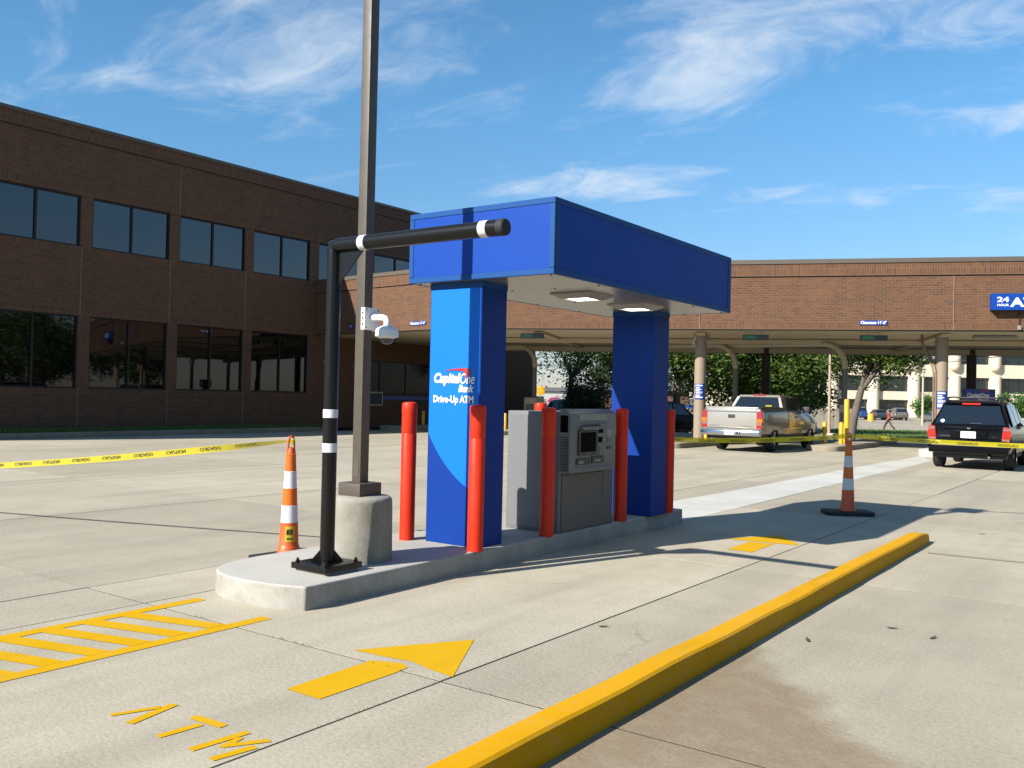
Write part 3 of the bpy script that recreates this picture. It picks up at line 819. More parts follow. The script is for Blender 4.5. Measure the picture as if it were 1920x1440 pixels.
for x0, x1 in ((.290, .355), (1.435, 1.50)):
    MB().lathe([(.0572, x0), (.0583, x0 + .001), (.0583, x1 - .001), (.0572, x1)], (0, 0, zt), 28, 'x', caps=False).build('white_band', 'whiteband', cb, smooth=30)
for z0, z1 in ((1.345, 1.41), (1.08, 1.15)):
    MB().lathe([(.0567, z0 - ZI), (.0578, z0 + .001 - ZI), (.0578, z1 - .001 - ZI), (.0567, z1 - ZI)], n=28, caps=False).build('white_band', 'whiteband', cb, smooth=30)
MB().prism([(.05, zt - .05), (.32, zt - .05), (.05, zt - .31)], -.006, .006, 'y').build('corner_gusset', 'black', cb, smooth=0)

# ------------------------------------------------------------------ light pole on its concrete footing, camera
lp = thing('light_pole', 'tall square bronze light pole on a round concrete footing', 'light pole', (-5.335, 5.365, ZI))
fb = MB(); fl = []
for r, z in ((.240, 0), (.240, .06), (.236, .20), (.233, .40), (.231, .48), (.225, .508), (.207, .522), (.10, .528), (.001, .529)):
    ring = []
    for k in range(40):
        a = 2 * math.pi * k / 40
        d = 1 + (.006 * noise.noise(Vector((math.cos(a) * 2.1, math.sin(a) * 2.1, z * 3))) + .005 * noise.noise(Vector((math.cos(a) * 7, math.sin(a) * 7, z * 9))))
        ring.append((r * d * math.cos(a), r * d * math.sin(a), z))
    fl.append(ring)
fb.loop_strip(fl).build('concrete_footing', 'footing', lp, smooth=60)
ox, oy = -.052, .0
MB().box(ox - .125, ox + .125, oy - .125, oy + .125, .525, .63).build('base_cover', 'bronze', lp, bevel=.006)
MB().box(ox - .049, ox + .049, oy - .049, oy + .049, .625, 6.32).build('shaft', 'bronze', lp, bevel=.010)
MB().box(ox - .028, ox + .028, oy - .0515, oy - .0485, .68, .82).build('hand_hole_cover', 'bronze', lp, bevel=.002, seg=1)
MB().box(ox - .20, ox + .20, oy - .22, oy + .22, 6.30, 6.46).build('lamp_head', 'bronze', lp, bevel=.02)
sc = thing('security_camera', 'white dome security camera on a bracket box fixed to the light pole', 'camera', (-5.338, 5.365, 2.06))
bx_ = MB().box(0, .045, -.085, .085, 0, .182).build('bracket_box', 'white', sc, bevel=.004)
for sy in (-.068, .068):
    for sz in (.018, .164):
        o = MB().lathe([(.006, .045), (.006, .048)], (0, sy, sz), 8, 'x').build('screw', 'plastic', bx_)
for z in (.04, .085, .13):
    MB().box(.012, .030, -.0872, -.0848, z, z + .016).build('slot', 'plastic', bx_, smooth=0)
MB().tube([(.045, 0, .10), (.10, 0, .10), (.165, 0, .10), (.195, 0, .092), (.212, 0, .07), (.215, 0, .03)], [.030, .027, .026, .026, .026, .027], 16).build('arm', 'white', sc, smooth=50)
MB().lathe([(.027, .035), (.060, .022), (.085, .008), (.093, -.01), (.095, -.055), (.088, -.062), (.060, -.066)], (.215, 0, 0), 28).build('housing', 'white', sc, smooth=40)
MB().lathe([(.058, -.066), (.055, -.085), (.042, -.105), (.022, -.116), (.001, -.119)], (.215, 0, 0), 24).build('dome', 'carglass', sc, smooth=60)
MB().lathe([(.061, -.062), (.063, -.072), (.058, -.074)], (.215, 0, 0), 24, caps=False).build('dome_ring', 'white', sc, smooth=50)

# ------------------------------------------------------------------ traffic cones (tall delineators)
def cone(loc, rz, label, sticker=False, tilt=0):
    t = thing('traffic_cone', label, 'traffic cone', loc, rz, 'tall orange and white traffic cones')
    MB().prism([(-.33, -.14), (-.29, -.20), (.29, -.20), (.33, -.14), (.33, .14), (.29, .20), (-.29, .20), (-.33, .14)], 0, .055).build('rubber_base', 'rubber', t, bevel=.012, seg=2)
    MB().lathe([(.108, .05), (.098, .12), (.090, .135), (.088, .14), (.080, .335), (.0795, .345)], n=24).build('foot', 'orange', t, smooth=30)
    z = .345; r = .078
    for k, mm in enumerate(('whiteband', 'orangeband', 'whiteband', 'orangeband')):
        r1 = r - .0065
        MB().lathe([(r, z), (r1, z + .145), (r1 + .002, z + .147), (r1 + .002, z + .153), (r1 - .002, z + .156)], n=24, caps=False).build('white_band' if k % 2 == 0 else 'orange_band', mm, t, smooth=30)
        z += .155; r = r1 - .002
    MB().lathe([(r, z - .005), (r - .004, z + .03), (r - .012, z + .06), (.001, z + .065)], n=20).build('neck', 'orange', t, smooth=40)
    hp_ = [(-.036, 0, z + .02), (-.032, 0, z + .10), (-.030, 0, z + .135), (-.018, 0, z + .158), (0, 0, z + .165), (.018, 0, z + .158), (.030, 0, z + .135), (.032, 0, z + .10), (.036, 0, z + .02)]
    MB().tube(hp_, .010, 8).build('handle', 'orange', t, smooth=60)
    if sticker:
        b = MB(); rows = []
        for zz in (.175, .315):
            rr = .0885 - (zz - .14) * .041
            rows.append(b.pts([((rr + .0015) * math.cos(a), (rr + .0015) * math.sin(a), zz) for a in [R(-150 + k * 7.5) for k in range(9)]]))
        for k in range(8): b.face((rows[0][k], rows[0][k + 1], rows[1][k + 1], rows[1][k]))
        st = b.build('sticker', 'stickeryellow', t)
        a = R(-122); rr = .0895
        text('KR', .062, 'printblack', st, ((rr - .002) * math.cos(a) - .036 * math.cos(a + math.pi / 2), (rr - .002) * math.sin(a) - .036 * math.sin(a + math.pi / 2), .245), (math.pi / 2, 0, a + math.pi / 2), bold=.03, shear=.2, extrude=.003, width=.066, name='print')
        text('555-1234', .020, 'printblack', st, ((rr) * math.cos(a) - .033 * math.cos(a + math.pi / 2), (rr) * math.sin(a) - .033 * math.sin(a + math.pi / 2), .20), (math.pi / 2, 0, a + math.pi / 2), bold=.02, extrude=.002, width=.062, name='print').scale = (1, 1, 1)
    return t, z
C1 = Vector((-6.475, 5.56, 0)); C2 = Vector((-3.53, 12.95, 0)); C0 = Vector((-13.2, 4.15, 0)); C3 = Vector((1.7, 15.2, 0))
_, zc_ = cone(C1, R(86), 'tall orange and white traffic cone with yellow sticker behind the island', True)
cone(C2, R(32), 'tall orange and white traffic cone with wide black base near the yellow arrow')
cone(C0, R(10), 'traffic cone holding the outer end of the left yellow tape')
cone(C3, R(10), 'traffic cone holding the outer end of the right yellow tape')
TIE = zc_ + .125

# ------------------------------------------------------------------ caution tape
def tape(name, label, a, b, sag, words, tw0, tw1, flip, n=48, w=.064, start=.35, step=.50):
    a, b = Vector(a), Vector(b); d = (b - a); Ld = d.length; h = Vector((d.x, d.y, 0)).normalized(); nrm = Vector((h.y, -h.x, 0))
    if nrm.dot(-a) < 0: nrm = -nrm
    def frame(t):
        p = a + d * t + Vector((0, 0, -4 * sag * t * (1 - t)))
        e = min(t, 1 - t)
        tw = tw0 * max(0, 1 - t / .16) + tw1 * max(0, 1 - (1 - t) / .16) + .10 * math.sin(t * 9)
        up = Vector((0, 0, 1)) * math.cos(tw) + nrm * math.sin(tw)
        return p, up, up.cross(h) if True else nrm
    t_ = thing(name, label, 'caution tape', tuple(a), 0, 'yellow caution tape strung between cones')
    m = MB(); rows = []
    for k in range(n + 1):
        p, up, nn = frame(k / n)
        ww = w * (.35 if k in (0, n) else 1)
        rows.append(m.pts([tuple(p - a + up * ww * .5), tuple(p - a + up * .0), tuple(p - a - up * ww * .5)]))
    for r0, r1 in zip(rows, rows[1:]):
        for q in (0, 1): m.face((r0[q], r0[q + 1], r1[q + 1], r1[q]))
    m.build('ribbon', 'tape', t_, smooth=80)
    for e_, pe in ((0, a), (1, b)):
        if not (pe - Vector((-5.20, 9.93, 1.06))).length < .01:
            kn = MB()
            for q in range(2):
                kn.tube([tuple(pe - a + Vector((.030 * math.cos(t), .016 * math.sin(t), -.012 + .014 * q + .008 * math.sin(t * 2 + q)))) for t in [2 * math.pi * j / 12 for j in range(13)]], .009, 5)
            kn.build('knot', 'tape', t_, smooth=60)
    s = start; k = 0
    while s < Ld - .45:
        me = text_mesh(words[k % len(words)], .045, bold=.012, extrude=.0, align='LEFT', sx=1.25)
        sgn = 1
        for v in me.vertices:
            x, y = v.co.x, v.co.y
            u = s + (.30 - x if flip else x)
            p, up, nn = frame(min(max(u / Ld, 0), 1))
            side = nrm
            yy2 = (y - .02) * (-1 if flip == 2 else 1)
            q = p - a + up * yy2 + side * .0035
            v.co = q
        me.materials.clear(); me.materials.append(M['printblack'])
        o = bpy.data.objects.new('printed_word', me); COL.objects.link(o); o.parent = t_
        s += step; k += 1
    return t_
tape('caution_tape', 'yellow caution tape stretched from the left cone across the far left lot', C1 + Vector((0, 0, TIE)), (C0.x, C0.y, .45), .07, ['CAUTION', 'CUIDADO'], 1.25, .3, 2, step=.43)
tape('caution_tape', 'yellow caution tape running behind the pillar to the right-hand cone', (-5.20, 9.93, 1.06), C2 + Vector((0, 0, TIE)), .045, ['CAUTION', 'CUIDADO'], .9, .2, 1)
tape('caution_tape', 'yellow caution tape sagging past the black car\'s bumper, right of the cone', C2 + Vector((0, 0, TIE)), C3 + Vector((0, 0, TIE)), .07, ['CUIDADO', 'CAUTION'], .5, .2, 1)

# ------------------------------------------------------------------ brick walls
def wall(name, p0, p1, z0, z1, thick, m, parent, out=0.0):
    """box wall from p0 to p1 (plan), front face on the right-hand side of p0->p1 reversed; local x runs along it"""
    p0, p1 = Vector((*p0, 0)), Vector((*p1, 0)); d = p1 - p0; Lw = d.length
    o = MB().box(0, Lw, -out, thick, z0, z1).build(name, m, parent, smooth=0)
    o.location = p0; o.rotation_euler = (0, 0, math.atan2(d.y, d.x))
    return o
# left building: facade on x = -28.3 facing +X, so walls run towards +Y with front = local -y
bb = thing('brick_building', 'two-storey dark brick bank building with bands of tinted windows at far left', 'building', (0, 0, 0))
FX = -28.3
Y0, Y1 = 4.0, 41.5
def fw(name, y0, y1, z0, z1, m, out=0., thick=.3): return wall(name, (FX, y0), (FX, y1), z0, z1, thick, m, bb, out)
BAY, WW = 3.215, 2.83
starts = [12.585 + BAY * k for k in range(-2, 4)]          # both storeys
ups = [25.53 + BAY * k for k in range(0, 5)]               # upper storey past the corner
YC = 25.15
fw('base_wall', Y0, YC, 0, 1.24, 'brick')
fw('sill_course', Y0, YC, 1.24, 1.455, 'soldier', .012)
fw('floor_band', Y0, YC, 4.0, 5.60, 'brick')
fw('lintel_course', Y0, YC, 3.80, 4.0, 'soldier', .012)
fw('sill_course', Y0, Y1, 5.80, 6.02, 'soldier', .012)
fw('floor_band', Y0, Y1, 5.60, 5.80, 'brick')
fw('lintel_course', Y0, Y1, 7.665, 7.88, 'soldier', .012)
fw('parapet', Y0, Y1, 7.88, 9.42, 'brick')
fw('cornice_course', Y0, Y1, 9.43, 9.84, 'soldier', .05)
fw('cornice_shadow_strip', Y0, Y1, 9.40, 9.432, 'darktrim', .008)  # thin dark strip put in as the shadow line under the cornice
MB().box(FX - .35, FX + .085, Y0, Y1, 9.84, 9.95).build('coping', 'coping', bb, bevel=.01)
MB().box(FX - 14, FX - .28, Y0, Y1, -.1, 9.7).build('building_mass', 'darktrim', bb, smooth=0)
def window(y0, y1, z0, z1, gm):
    w = MB()
    fr = .055
    w.box(FX - .15, FX - .06, y0, y1, z0, z0 + fr).box(FX - .15, FX - .06, y0, y1, z1 - fr, z1)
    w.box(FX - .15, FX - .06, y0, y0 + fr, z0 + fr, z1 - fr).box(FX - .15, FX - .06, y1 - fr, y1, z0 + fr, z1 - fr)
    o = w.build('window', 'frame', bb, smooth=0)
    mid = (y0 + y1) / 2
    MB().box(FX - .148, FX - .062, mid - .035, mid + .035, z0 + fr, z1 - fr).build('mullion', 'frame', o, smooth=0)
    for a, c in ((y0 + fr, mid - .035), (mid + .035, y1 - fr)):
        t = random.uniform(-.004, .004)
        MB().quad((FX - .11 + t, a, z0 + fr), (FX - .11 - t, c, z0 + fr), (FX - .11 - t * .5, c, z1 - fr), (FX - .11 + t * .5, a, z1 - fr)).build('pane', gm, o, smooth=0)
for s in starts:
    if s + WW < YC: 
        window(s, s + WW, 1.455, 3.80, 'glass_dark')
for s in starts + ups: window(s, s + WW, 6.02, 7.665, 'glass')
prev = Y0
for s in starts:
    if s > YC: break
    fw('pier', prev, s, 1.455, 3.80, 'brick'); prev = s + WW
fw('pier', prev, YC, 1.455, 3.80, 'brick')
prev = Y0
for s in starts + ups:
    if s - prev > .05: fw('pier', prev, s, 6.02, 7.665, 'brick')
    prev = s + WW
if prev < Y1: fw('pier', prev, Y1, 6.02, 7.665, 'brick')
for s in starts[1:5]:
    for z0, z1 in ((.14, 1.455), (3.80, 6.02)):
        MB().box(FX - .01, FX + .014, s + WW + .03, s + WW + .046, z0, z1).build('expansion_joint', 'pale_joint', bb, smooth=0)
MB().box(FX - .01, FX + .014, 18.98, 18.996, 7.665, 9.40).build('expansion_joint', 'pale_joint', bb, smooth=0)
# lower storey behind the drive-through: recessed teller wall
RX = FX
fw('teller_wall', YC, Y1, 0, 1.15, 'brick', 0, .3)
fw('teller_wall', YC, 27.6, 1.15, 2.95, 'brick', 0, .3)
fw('teller_wall', 36.2, Y1, 1.15, 2.95, 'brick', 0, .3)
fw('teller_wall', YC, Y1, 2.95, 5.60, 'brick', 0, .3)
tw = MB().box(FX - .12, FX - .05, 27.6, 36.2, 1.15, 1.21).box(FX - .12, FX - .05, 27.6, 36.2, 2.89, 2.95).build('teller_window', 'frame', bb, smooth=0)
for k in range(5):
    a = 27.62 + k * 1.716
    MB().box(FX - .10, FX - .085, a, a + 1.66, 1.21, 2.89).build('pane', 'glass_teller', tw, smooth=0)
    MB().box(FX - .115, FX - .055, a + 1.66, a + 1.716, 1.21, 2.89).build('mullion', 'frame', tw, smooth=0)
MB().box(FX - .08, FX - .04, 27.7, 36.1, 1.22, 1.40).build('counter_strip', 'signblue', tw, smooth=0)
text('CapitalOne', .16, 'lettergrey', tw, (FX - .035, 31.6, 1.26), (math.pi / 2, 0, math.pi / 2), bold=.02)
# wall things
o = tag(MB().lathe([(.02, 0), (.11, .005), (.12, .05), (.09, .09), (.001, .10)], (FX + .0, 26.0, 2.75), 14, 'x').build('alarm_bell', 'panel', None), 'small pale round alarm fitting high on the shaded brick wall by the corner', 'alarm')
wsg = thing('wall_sign', 'small dark sign in a pale yellow frame on the wall behind the light pole', 'sign', (FX + .01, 28.5, .95))
MB().box(0, .03, 0, .95, 0, .62).build('frame', 'tube', wsg, bevel=.01)
MB().box(.031, .036, .07, .88, .07, .55).build('board', 'darktrim', wsg, smooth=0)
text('MEMBER FDIC', .09, 'lettergrey', wsg, (.038, .12, .26), (math.pi / 2, 0, math.pi / 2), width=.7)

# ------------------------------------------------------------------ drive-through canopy
ZB, ZT = 3.83, 6.10
dt = thing('drive_through_canopy', 'long brick-fronted drive-through canopy joined to the brick building', 'drive-through canopy', (0, 0, 0))
K0, K1, K2, K3 = (-28.28, 25.40), (-20.0, 24.60), (-11.465, 28.02), (6.2, 35.12)
arc = []
for k in range(7):
    t = k / 6; a = Vector((-21.6, 24.755)); m_ = Vector(K1); c = Vector((-18.4, 25.24))
    q = a * (1 - t) ** 2 + m_ * 2 * t * (1 - t) + c * t ** 2
    arc.append((q.x, q.y))
PL = [K0] + arc + [K3]
def seglist(): return list(zip(PL, PL[1:]))
for a, c in seglist():
    wall('fascia_wall', a, c, 4.06, 5.54, .35, 'brick', dt)
    wall('soldier_course', a, c, ZB + .03, 4.06, .35, 'soldier', dt, .010)
    wall('cornice_course', a, c, 5.565, 5.96, .35, 'soldier', dt, .045)
    wall('cornice_shadow_line', a, c, 5.535, 5.567, .35, 'darktrim', dt, .004)  # dark line standing in for the shade the cornice casts
    wall('coping', a, c, 5.96, ZT, .42, 'coping', dt, .075)
    wall('drip_edge', a, c, ZB - .005, ZB + .03, .30, 'darktrim', dt, -.02)
u = (Vector(K3) - Vector(arc[-1])).normalized(); nb = Vector((-u.y, u.x))
def alongF(s, back=0., z=0.):
    """point s metres along the long fascia from (-11.465, 28.02), set back by back"""
    q = Vector((-11.465, 28.02)) + u * s + nb * back
    return Vector((q.x, q.y, z))
ANG = math.atan2(u.y, u.x)
# expansion joints on the fascia
for s in (-.97, 6.69, 14.3):
    q = alongF(s, -.018, 0)
    ej = MB().box(-.009, .009, -.004, .02, ZB + .03, 5.53).build('expansion_joint', 'pale_joint', dt, smooth=0)
    ej.location = q; ej.rotation_euler = (0, 0, ANG)
# soffit: front edge follows the fascia, back edge 10 m behind
back = [(-28.28, 38.2), (-23.4, 36.7), tuple((Vector(K2) + nb * 9.9)), tuple(Vector(K3) + nb * 9.9)]
front = [(p[0] + .02, p[1] + .10) for p in PL]
poly = [(x, y) for x, y in front] + [tuple(b_) for b_ in back[::-1]]
MB().prism(poly, ZB - .02, ZB + .028).build('soffit', 'soffit', dt, smooth=0)
MB().prism([(x, y + (.32 if k < len(front) else 0)) for k, (x, y) in enumerate(poly)], ZB + .035, 5.4).build('roof_mass', 'coping', dt, smooth=0)
def beam(name, s0, s1, b0, b1, z0, z1, m):
    o = MB().box(s0, s1, b0, b1, z0, z1).build(name, m, dt, smooth=0)
    o.location = (-11.465, 28.02, 0); o.rotation_euler = (0, 0, ANG); return o
beam('beam', -11.5, 18.5, 3.9, 4.35, ZB - .20, ZB - .046, 'soffit')
beam('beam', -11.5, 18.5, 9.45, 9.9, ZB - .26, ZB - .046, 'soffit')
for s in (-6.5, -.95, 6.6, 12.5):
    beam('rib', s - .14, s + .14, .45, 9.44, ZB - .12, ZB - .047, 'soffit')
def column(x, y, r, m, label=None):
    g = gz(x, y)
    b = MB().lathe([(r, g - .2), (r, ZB - .04)], (x, y, 0), 26)
    return b.build('column', m, dt, smooth=40)
c1 = alongF(-.96, 1.2); c2 = alongF(6.63, 1.25); c4 = alongF(14.2, 1.25)
column(c1.x, c1.y, .195, 'coltan'); column(c2.x, c2.y, .195, 'coltan'); column(c4.x, c4.y, .195, 'coltan')
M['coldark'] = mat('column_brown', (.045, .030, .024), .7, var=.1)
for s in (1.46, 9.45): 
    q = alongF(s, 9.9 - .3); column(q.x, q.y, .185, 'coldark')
# conduits climbing column two
for k in range(4):
    o_ = (k - 1.5) * .075
    p = c2 + u.to_3d() * (-.19 - .03 * abs(k - 1.5) + .05 + o_ * .7) + nb.to_3d() * (-.16 + .03 * k)
    pts = [(p.x, p.y, .1), (p.x, p.y, 2.55), (p.x - .04, p.y, 2.75), (p.x - .22 - .04 * k, p.y, 3.2), (p.x - .36 - .05 * k, p.y, 3.55), (p.x - .38 - .05 * k, p.y + .05, ZB - .03)]
    MB().tube(pts, .026, 8).build('conduit', 'copper', dt, smooth=50)
for s in (7.6, 9.4):
    beam('ceiling_lamp', s, s + 1.25, 1.3, 1.62, ZB - .11, ZB - .046, 'panel')

# signs on the fascia
def hang(o, s, back_, z):
    o.location = alongF(s, back_, z); o.rotation_euler = (0, 0, ANG)
def fascia_sign(name, label, cat, s, w, h, z, d, m, group=None):
    t = thing(name, label, cat, alongF(s, -.012, z), ANG, group)
    MB().box(0, w, -d, 0, 0, h).build('board', m, t, bevel=.006, seg=1)
    return t
t = fascia_sign('clearance_sign', 'blue clearance 11\'-6" sign on the brick fascia above the person walking', 'sign', 3.97, .82, .145, 4.005, .02, 'signblue', 'blue clearance signs')
text('Clearance 11\'-6"', .125, 'whiteletter', t, (.03, -.0225, .035), bold=.03, width=.76)
cs = thing('clearance_sign', 'blue clearance sign on the fascia cut off by the bright blue pillar', 'sign', (-22.55, 24.835, 4.03), math.atan2(K1[1] - K0[1], K1[0] - K0[0]), 'blue clearance signs')
MB().box(0, .85, -.02, 0, 0, .145).build('board', 'signblue', cs, bevel=.006, seg=1)
text('Clearance 11\'-6"', .125, 'whiteletter', cs, (.03, -.0225, .035), bold=.03, width=.79)
cs = thing('fascia_notice', 'tiny blue notice on the fascia just left of the light pole', 'sign', (-26.05, 25.17, 4.02), math.atan2(K1[1] - K0[1], K1[0] - K0[0]))
MB().box(0, .24, -.02, 0, 0, .16).build('board', 'signblue', cs, bevel=.02, seg=2)
text('9\'', .12, 'whiteletter', cs, (.06, -.0225, .04), bold=.03)
t = fascia_sign('atm_sign', 'blue illuminated box sign reading 24 hour ATM on the brick fascia', 'sign', 7.70, 2.35, .50, 4.455, .26, 'blue')
for z0, z1 in ((.0, .012), (.488, .50)): MB().box(-.004, 2.354, -.266, -.25, z0, z1).build('edge_trim', 'bluetrim', t, smooth=0)
text('24', .21, 'whiteletter', t, (.135, -.2625, .245), bold=.028, width=.33)
text('HOUR', .095, 'whiteletter', t, (.14, -.2625, .115), bold=.02, width=.32)
text('ATM', .37, 'whiteletter', t, (.52, -.2625, .105), bold=.03, width=1.05)
jb = thing('junction_box', 'small grey junction box and conduit under the 24 hour sign', 'junction box', alongF(8.52, -.012, 3.87), ANG)
MB().box(-.05, .05, -.07, 0, 0, .13).build('box', 'panel', jb, bevel=.004)
MB().tube([(0, -.025, .13), (0, -.025, .60)], .013, 8).build('conduit', 'darktrim', jb)
def open_sign(label, loc, rz, w=.82):
    t = thing('open_sign', label, 'LED sign', loc, rz, 'green LED open signs under the canopy edge')
    MB().box(0, w, 0, .10, 0, .175).build('case', 'atmdark', t, bevel=.006, seg=1)
    text('OPEN', .15, 'led', t, (.05, -.004, .035), bold=.0, width=.36)
    MB().box(w * .30, w * .32, .03, .06, .175, .26).build('hanger', 'panel', t, smooth=0)
    MB().box(w * .70, w * .72, .03, .06, .175, .26).build('hanger', 'panel', t, smooth=0)
    return t
zs = ZB - .29
open_sign('green LED open sign under the canopy right of the white camera', (-24.75, 25.55, zs + .0), math.atan2(K1[1] - K0[1], K1[0] - K0[0]))
open_sign('green LED open sign under the canopy between the two blue pillars', alongF(-7.09, .38, zs), ANG)
open_sign('green LED open sign above the pickup truck', alongF(.42, .38, zs), ANG)
open_sign('green LED open sign directly under the clearance sign near the tree', alongF(4.05, .38, zs), ANG)

# lane islands under the canopy
def rounded(x0, x1, y0, y1, r=.35):
    p = []
    for cx_, cy_, a0 in ((x1 - r, y0 + r, -90), (x1 - r, y1 - r, 0), (x0 + r, y1 - r, 90), (x0 + r, y0 + r, 180)):
        for k in range(7):
            a = R(a0 + 15 * k); p.append((cx_ + r * math.cos(a), cy_ + r * math.sin(a)))
    return p
def lane_island(x0, x1, y0, y1, h=.17, m='oldconc'):
    return island('lane_island', rounded(x0, x1, y0, y1, min(.42, (x1 - x0) / 2 - .02)), h, m, .03)
lane_island(-13.30, -12.25, 25.9, 36.8)
lane_island(-9.32, -8.25, 28.9, 37.2)
lane_island(-5.95, -4.95, 28.9, 38.8, .20, 'newconc')
lane_island(-21.6, -20.5, 27.9, 36.4)
lane_island(-26.6, -25.2, 27.3, 36.4)

# pneumatic tube stations
def tube_station(label, x, y, ztop, bend=-1.0, kiosk=True, kw=.30):
    t = thing('pneumatic_tube', label, 'tube', (x, y, .15))
    zt_ = ztop - .15
    path = [(0, 0, 1.3 if kiosk else 0), (0, 0, 2.65)]
    MB().tube(path, .098, 14).build('lower_tube', 'tubegrey', t, smooth=50)
    pts = [(0, 0, 2.6), (0, 0, zt_ - .85)]
    for k in range(1, 10):
        a = R(10 * k); pts.append((bend * .78 * (1 - math.cos(a)), 0, zt_ - .85 + .78 * math.sin(a)))
    pts.append((bend * 4.6, 0, zt_ - .07))
    MB().tube(pts, .105, 14).build('bent_tube', 'tube', t, smooth=50)
    if kiosk:
        MB().box(-kw, kw, -kw, kw, 0, 1.32).build('kiosk', 'tube', t, bevel=.02)
        MB().box(-kw * .7, kw * .7, -kw - .012, -kw - .001, .75, 1.05).build('kiosk_door', 'tubegrey', t, smooth=0)
    return t
tube_station('beige pneumatic tube bending into the canopy ceiling behind the cash machine', -21.60, 31.65, ZB - .12)
tube_station('beige pneumatic tube curving down behind the pickup truck', -13.15, 32.75, ZB - .12)
tube_station('beige pneumatic tube curving down beside the tall yellow post', -9.15, 32.9, ZB - .12, kw=.14)

# yellow posts
def yellow_post(label, x, y, z, h, r=.07):
    t = tag(MB().lathe([(r, 0), (r, h - .03), (r * .85, h - .008), (r * .4, h), (.001, h + .002)], (0, 0, 0), 18).build('yellow_post', 'yellow', None, smooth=40), label, 'bollard', 'yellow posts by the drive-through lanes')
    t.location = (x, y, z); return t
yellow_post('short yellow post beside the truck\'s front wheel', -9.18, 30.75, .17, .72)
yellow_post('short yellow post just left of the tall yellow post', -8.72, 31.05, .17, .72)
yellow_post('tall yellow post on the lane island beside the small tree', -8.66, 31.45, .17, 1.50, .085)
yellow_post('short yellow post on the island left of the bright blue pillar', -25.96, 29.57, .17, .62)
yellow_post('short yellow post seen just right of the lettered pillar', -21.30, 29.2, .17, .66)
yellow_post('yellow post rising behind the cash machine cabinet', -22.15, 32.4, .17, .98)
yellow_post('yellow post top showing above the truck\'s bed', -13.0, 34.4, .17, 1.32, .075)
yellow_post('small yellow post stub between the tan column and the truck', -12.45, 28.55, .17, .25, .075)

# blue notice boards on the two tan columns
def notice(label, c, z0, h, w):
    t = thing('notice_board', label, 'sign', (c.x, c.y, z0), ANG, 'blue notices on the columns')
    rr = .205; b = MB(); rows = []
    span = w / rr / 2
    for zz in (0, h): rows.append(b.pts([(rr * math.sin(a), -rr * math.cos(a), zz) for a in [(-1 + k / 6) * span for k in range(13)]]))
    for k in range(12): b.face((rows[0][k], rows[0][k + 1], rows[1][k + 1], rows[1][k]))
    b.build('board', 'signblue', t, smooth=60)
    for k, (f0, f1, hh) in enumerate(((.85, .93, .8), (.72, .765, .5), (.62, .66, .7), (.555, .60, .45), (.47, .495, .8), (.40, .43, .8), (.325, .35, .6), (.20, .25, .5), (.10, .17, .85))):
        q = MB(); rws = []; r3 = rr + .004; sp = span * .82 * hh
        for zz in (f0 * h, f1 * h): rws.append(q.pts([(r3 * math.sin(a), -r3 * math.cos(a), zz) for a in [-span * .8 + (2 * sp) * kk / 6 for kk in range(7)]]))
        for kk in range(6): q.face((rws[0][kk], rws[0][kk + 1], rws[1][kk + 1], rws[1][kk]))
        q.build('text_line', 'whiteletter', t, smooth=60)
    return t
notice('blue notice with white lines on the column left of the pickup truck', c1, 1.55, .53, .36)
notice('blue notice with white lines on the column with conduits', c2, 1.42, .56, .36)
bc = thing('bullet_camera', 'small white bullet camera at the top of the tan column left of the truck', 'camera', (c1.x - .16, c1.y - .20, 3.40))
MB().tube([(.02, -.10, 0), (0, .12, .03)], .055, 12).build('body', 'white', bc, smooth=50)
MB().tube([(.022, -.115, -.002), (.02, -.09, 0)], .035, 12).build('lens', 'darktrim', bc, smooth=50)
MB().tube([(.0, .02, .04), (0, .02, .16), (.10, .12, .40)], .02, 8).build('bracket', 'white', bc)

# second ATM kiosk on the white island, behind the black car
kk = thing('atm_kiosk', 'dark blue bank kiosk header rising behind the black car\'s roof', 'kiosk', (-5.45, 36.6, .20), R(20))
MB().box(-.30, .30, -.25, .25, 0, 1.45).build('body', 'atmgrey', kk, bevel=.02)
hdk = MB().box(-.50, .50, -.36, .36, 1.44, 1.95).build('header', 'signblue', kk, bevel=.02)
text('CapitalOne', .20, 'whiteletter', hdk, (-.44, -.364, 1.66), bold=.02, shear=.2, width=.72)
text('Bank', .15, 'whiteletter', hdk, (-.08, -.364, 1.50), bold=.02, shear=.2, width=.34)
MB().prism([(-.15, 1.86), (.10, 1.93), (.25, 1.92), (.30, 1.86), (.22, 1.80), (.22, 1.87), (.05, 1.89)], -.366, -.361, 'y').build('logo', 'redlogo', hdk, smooth=0)

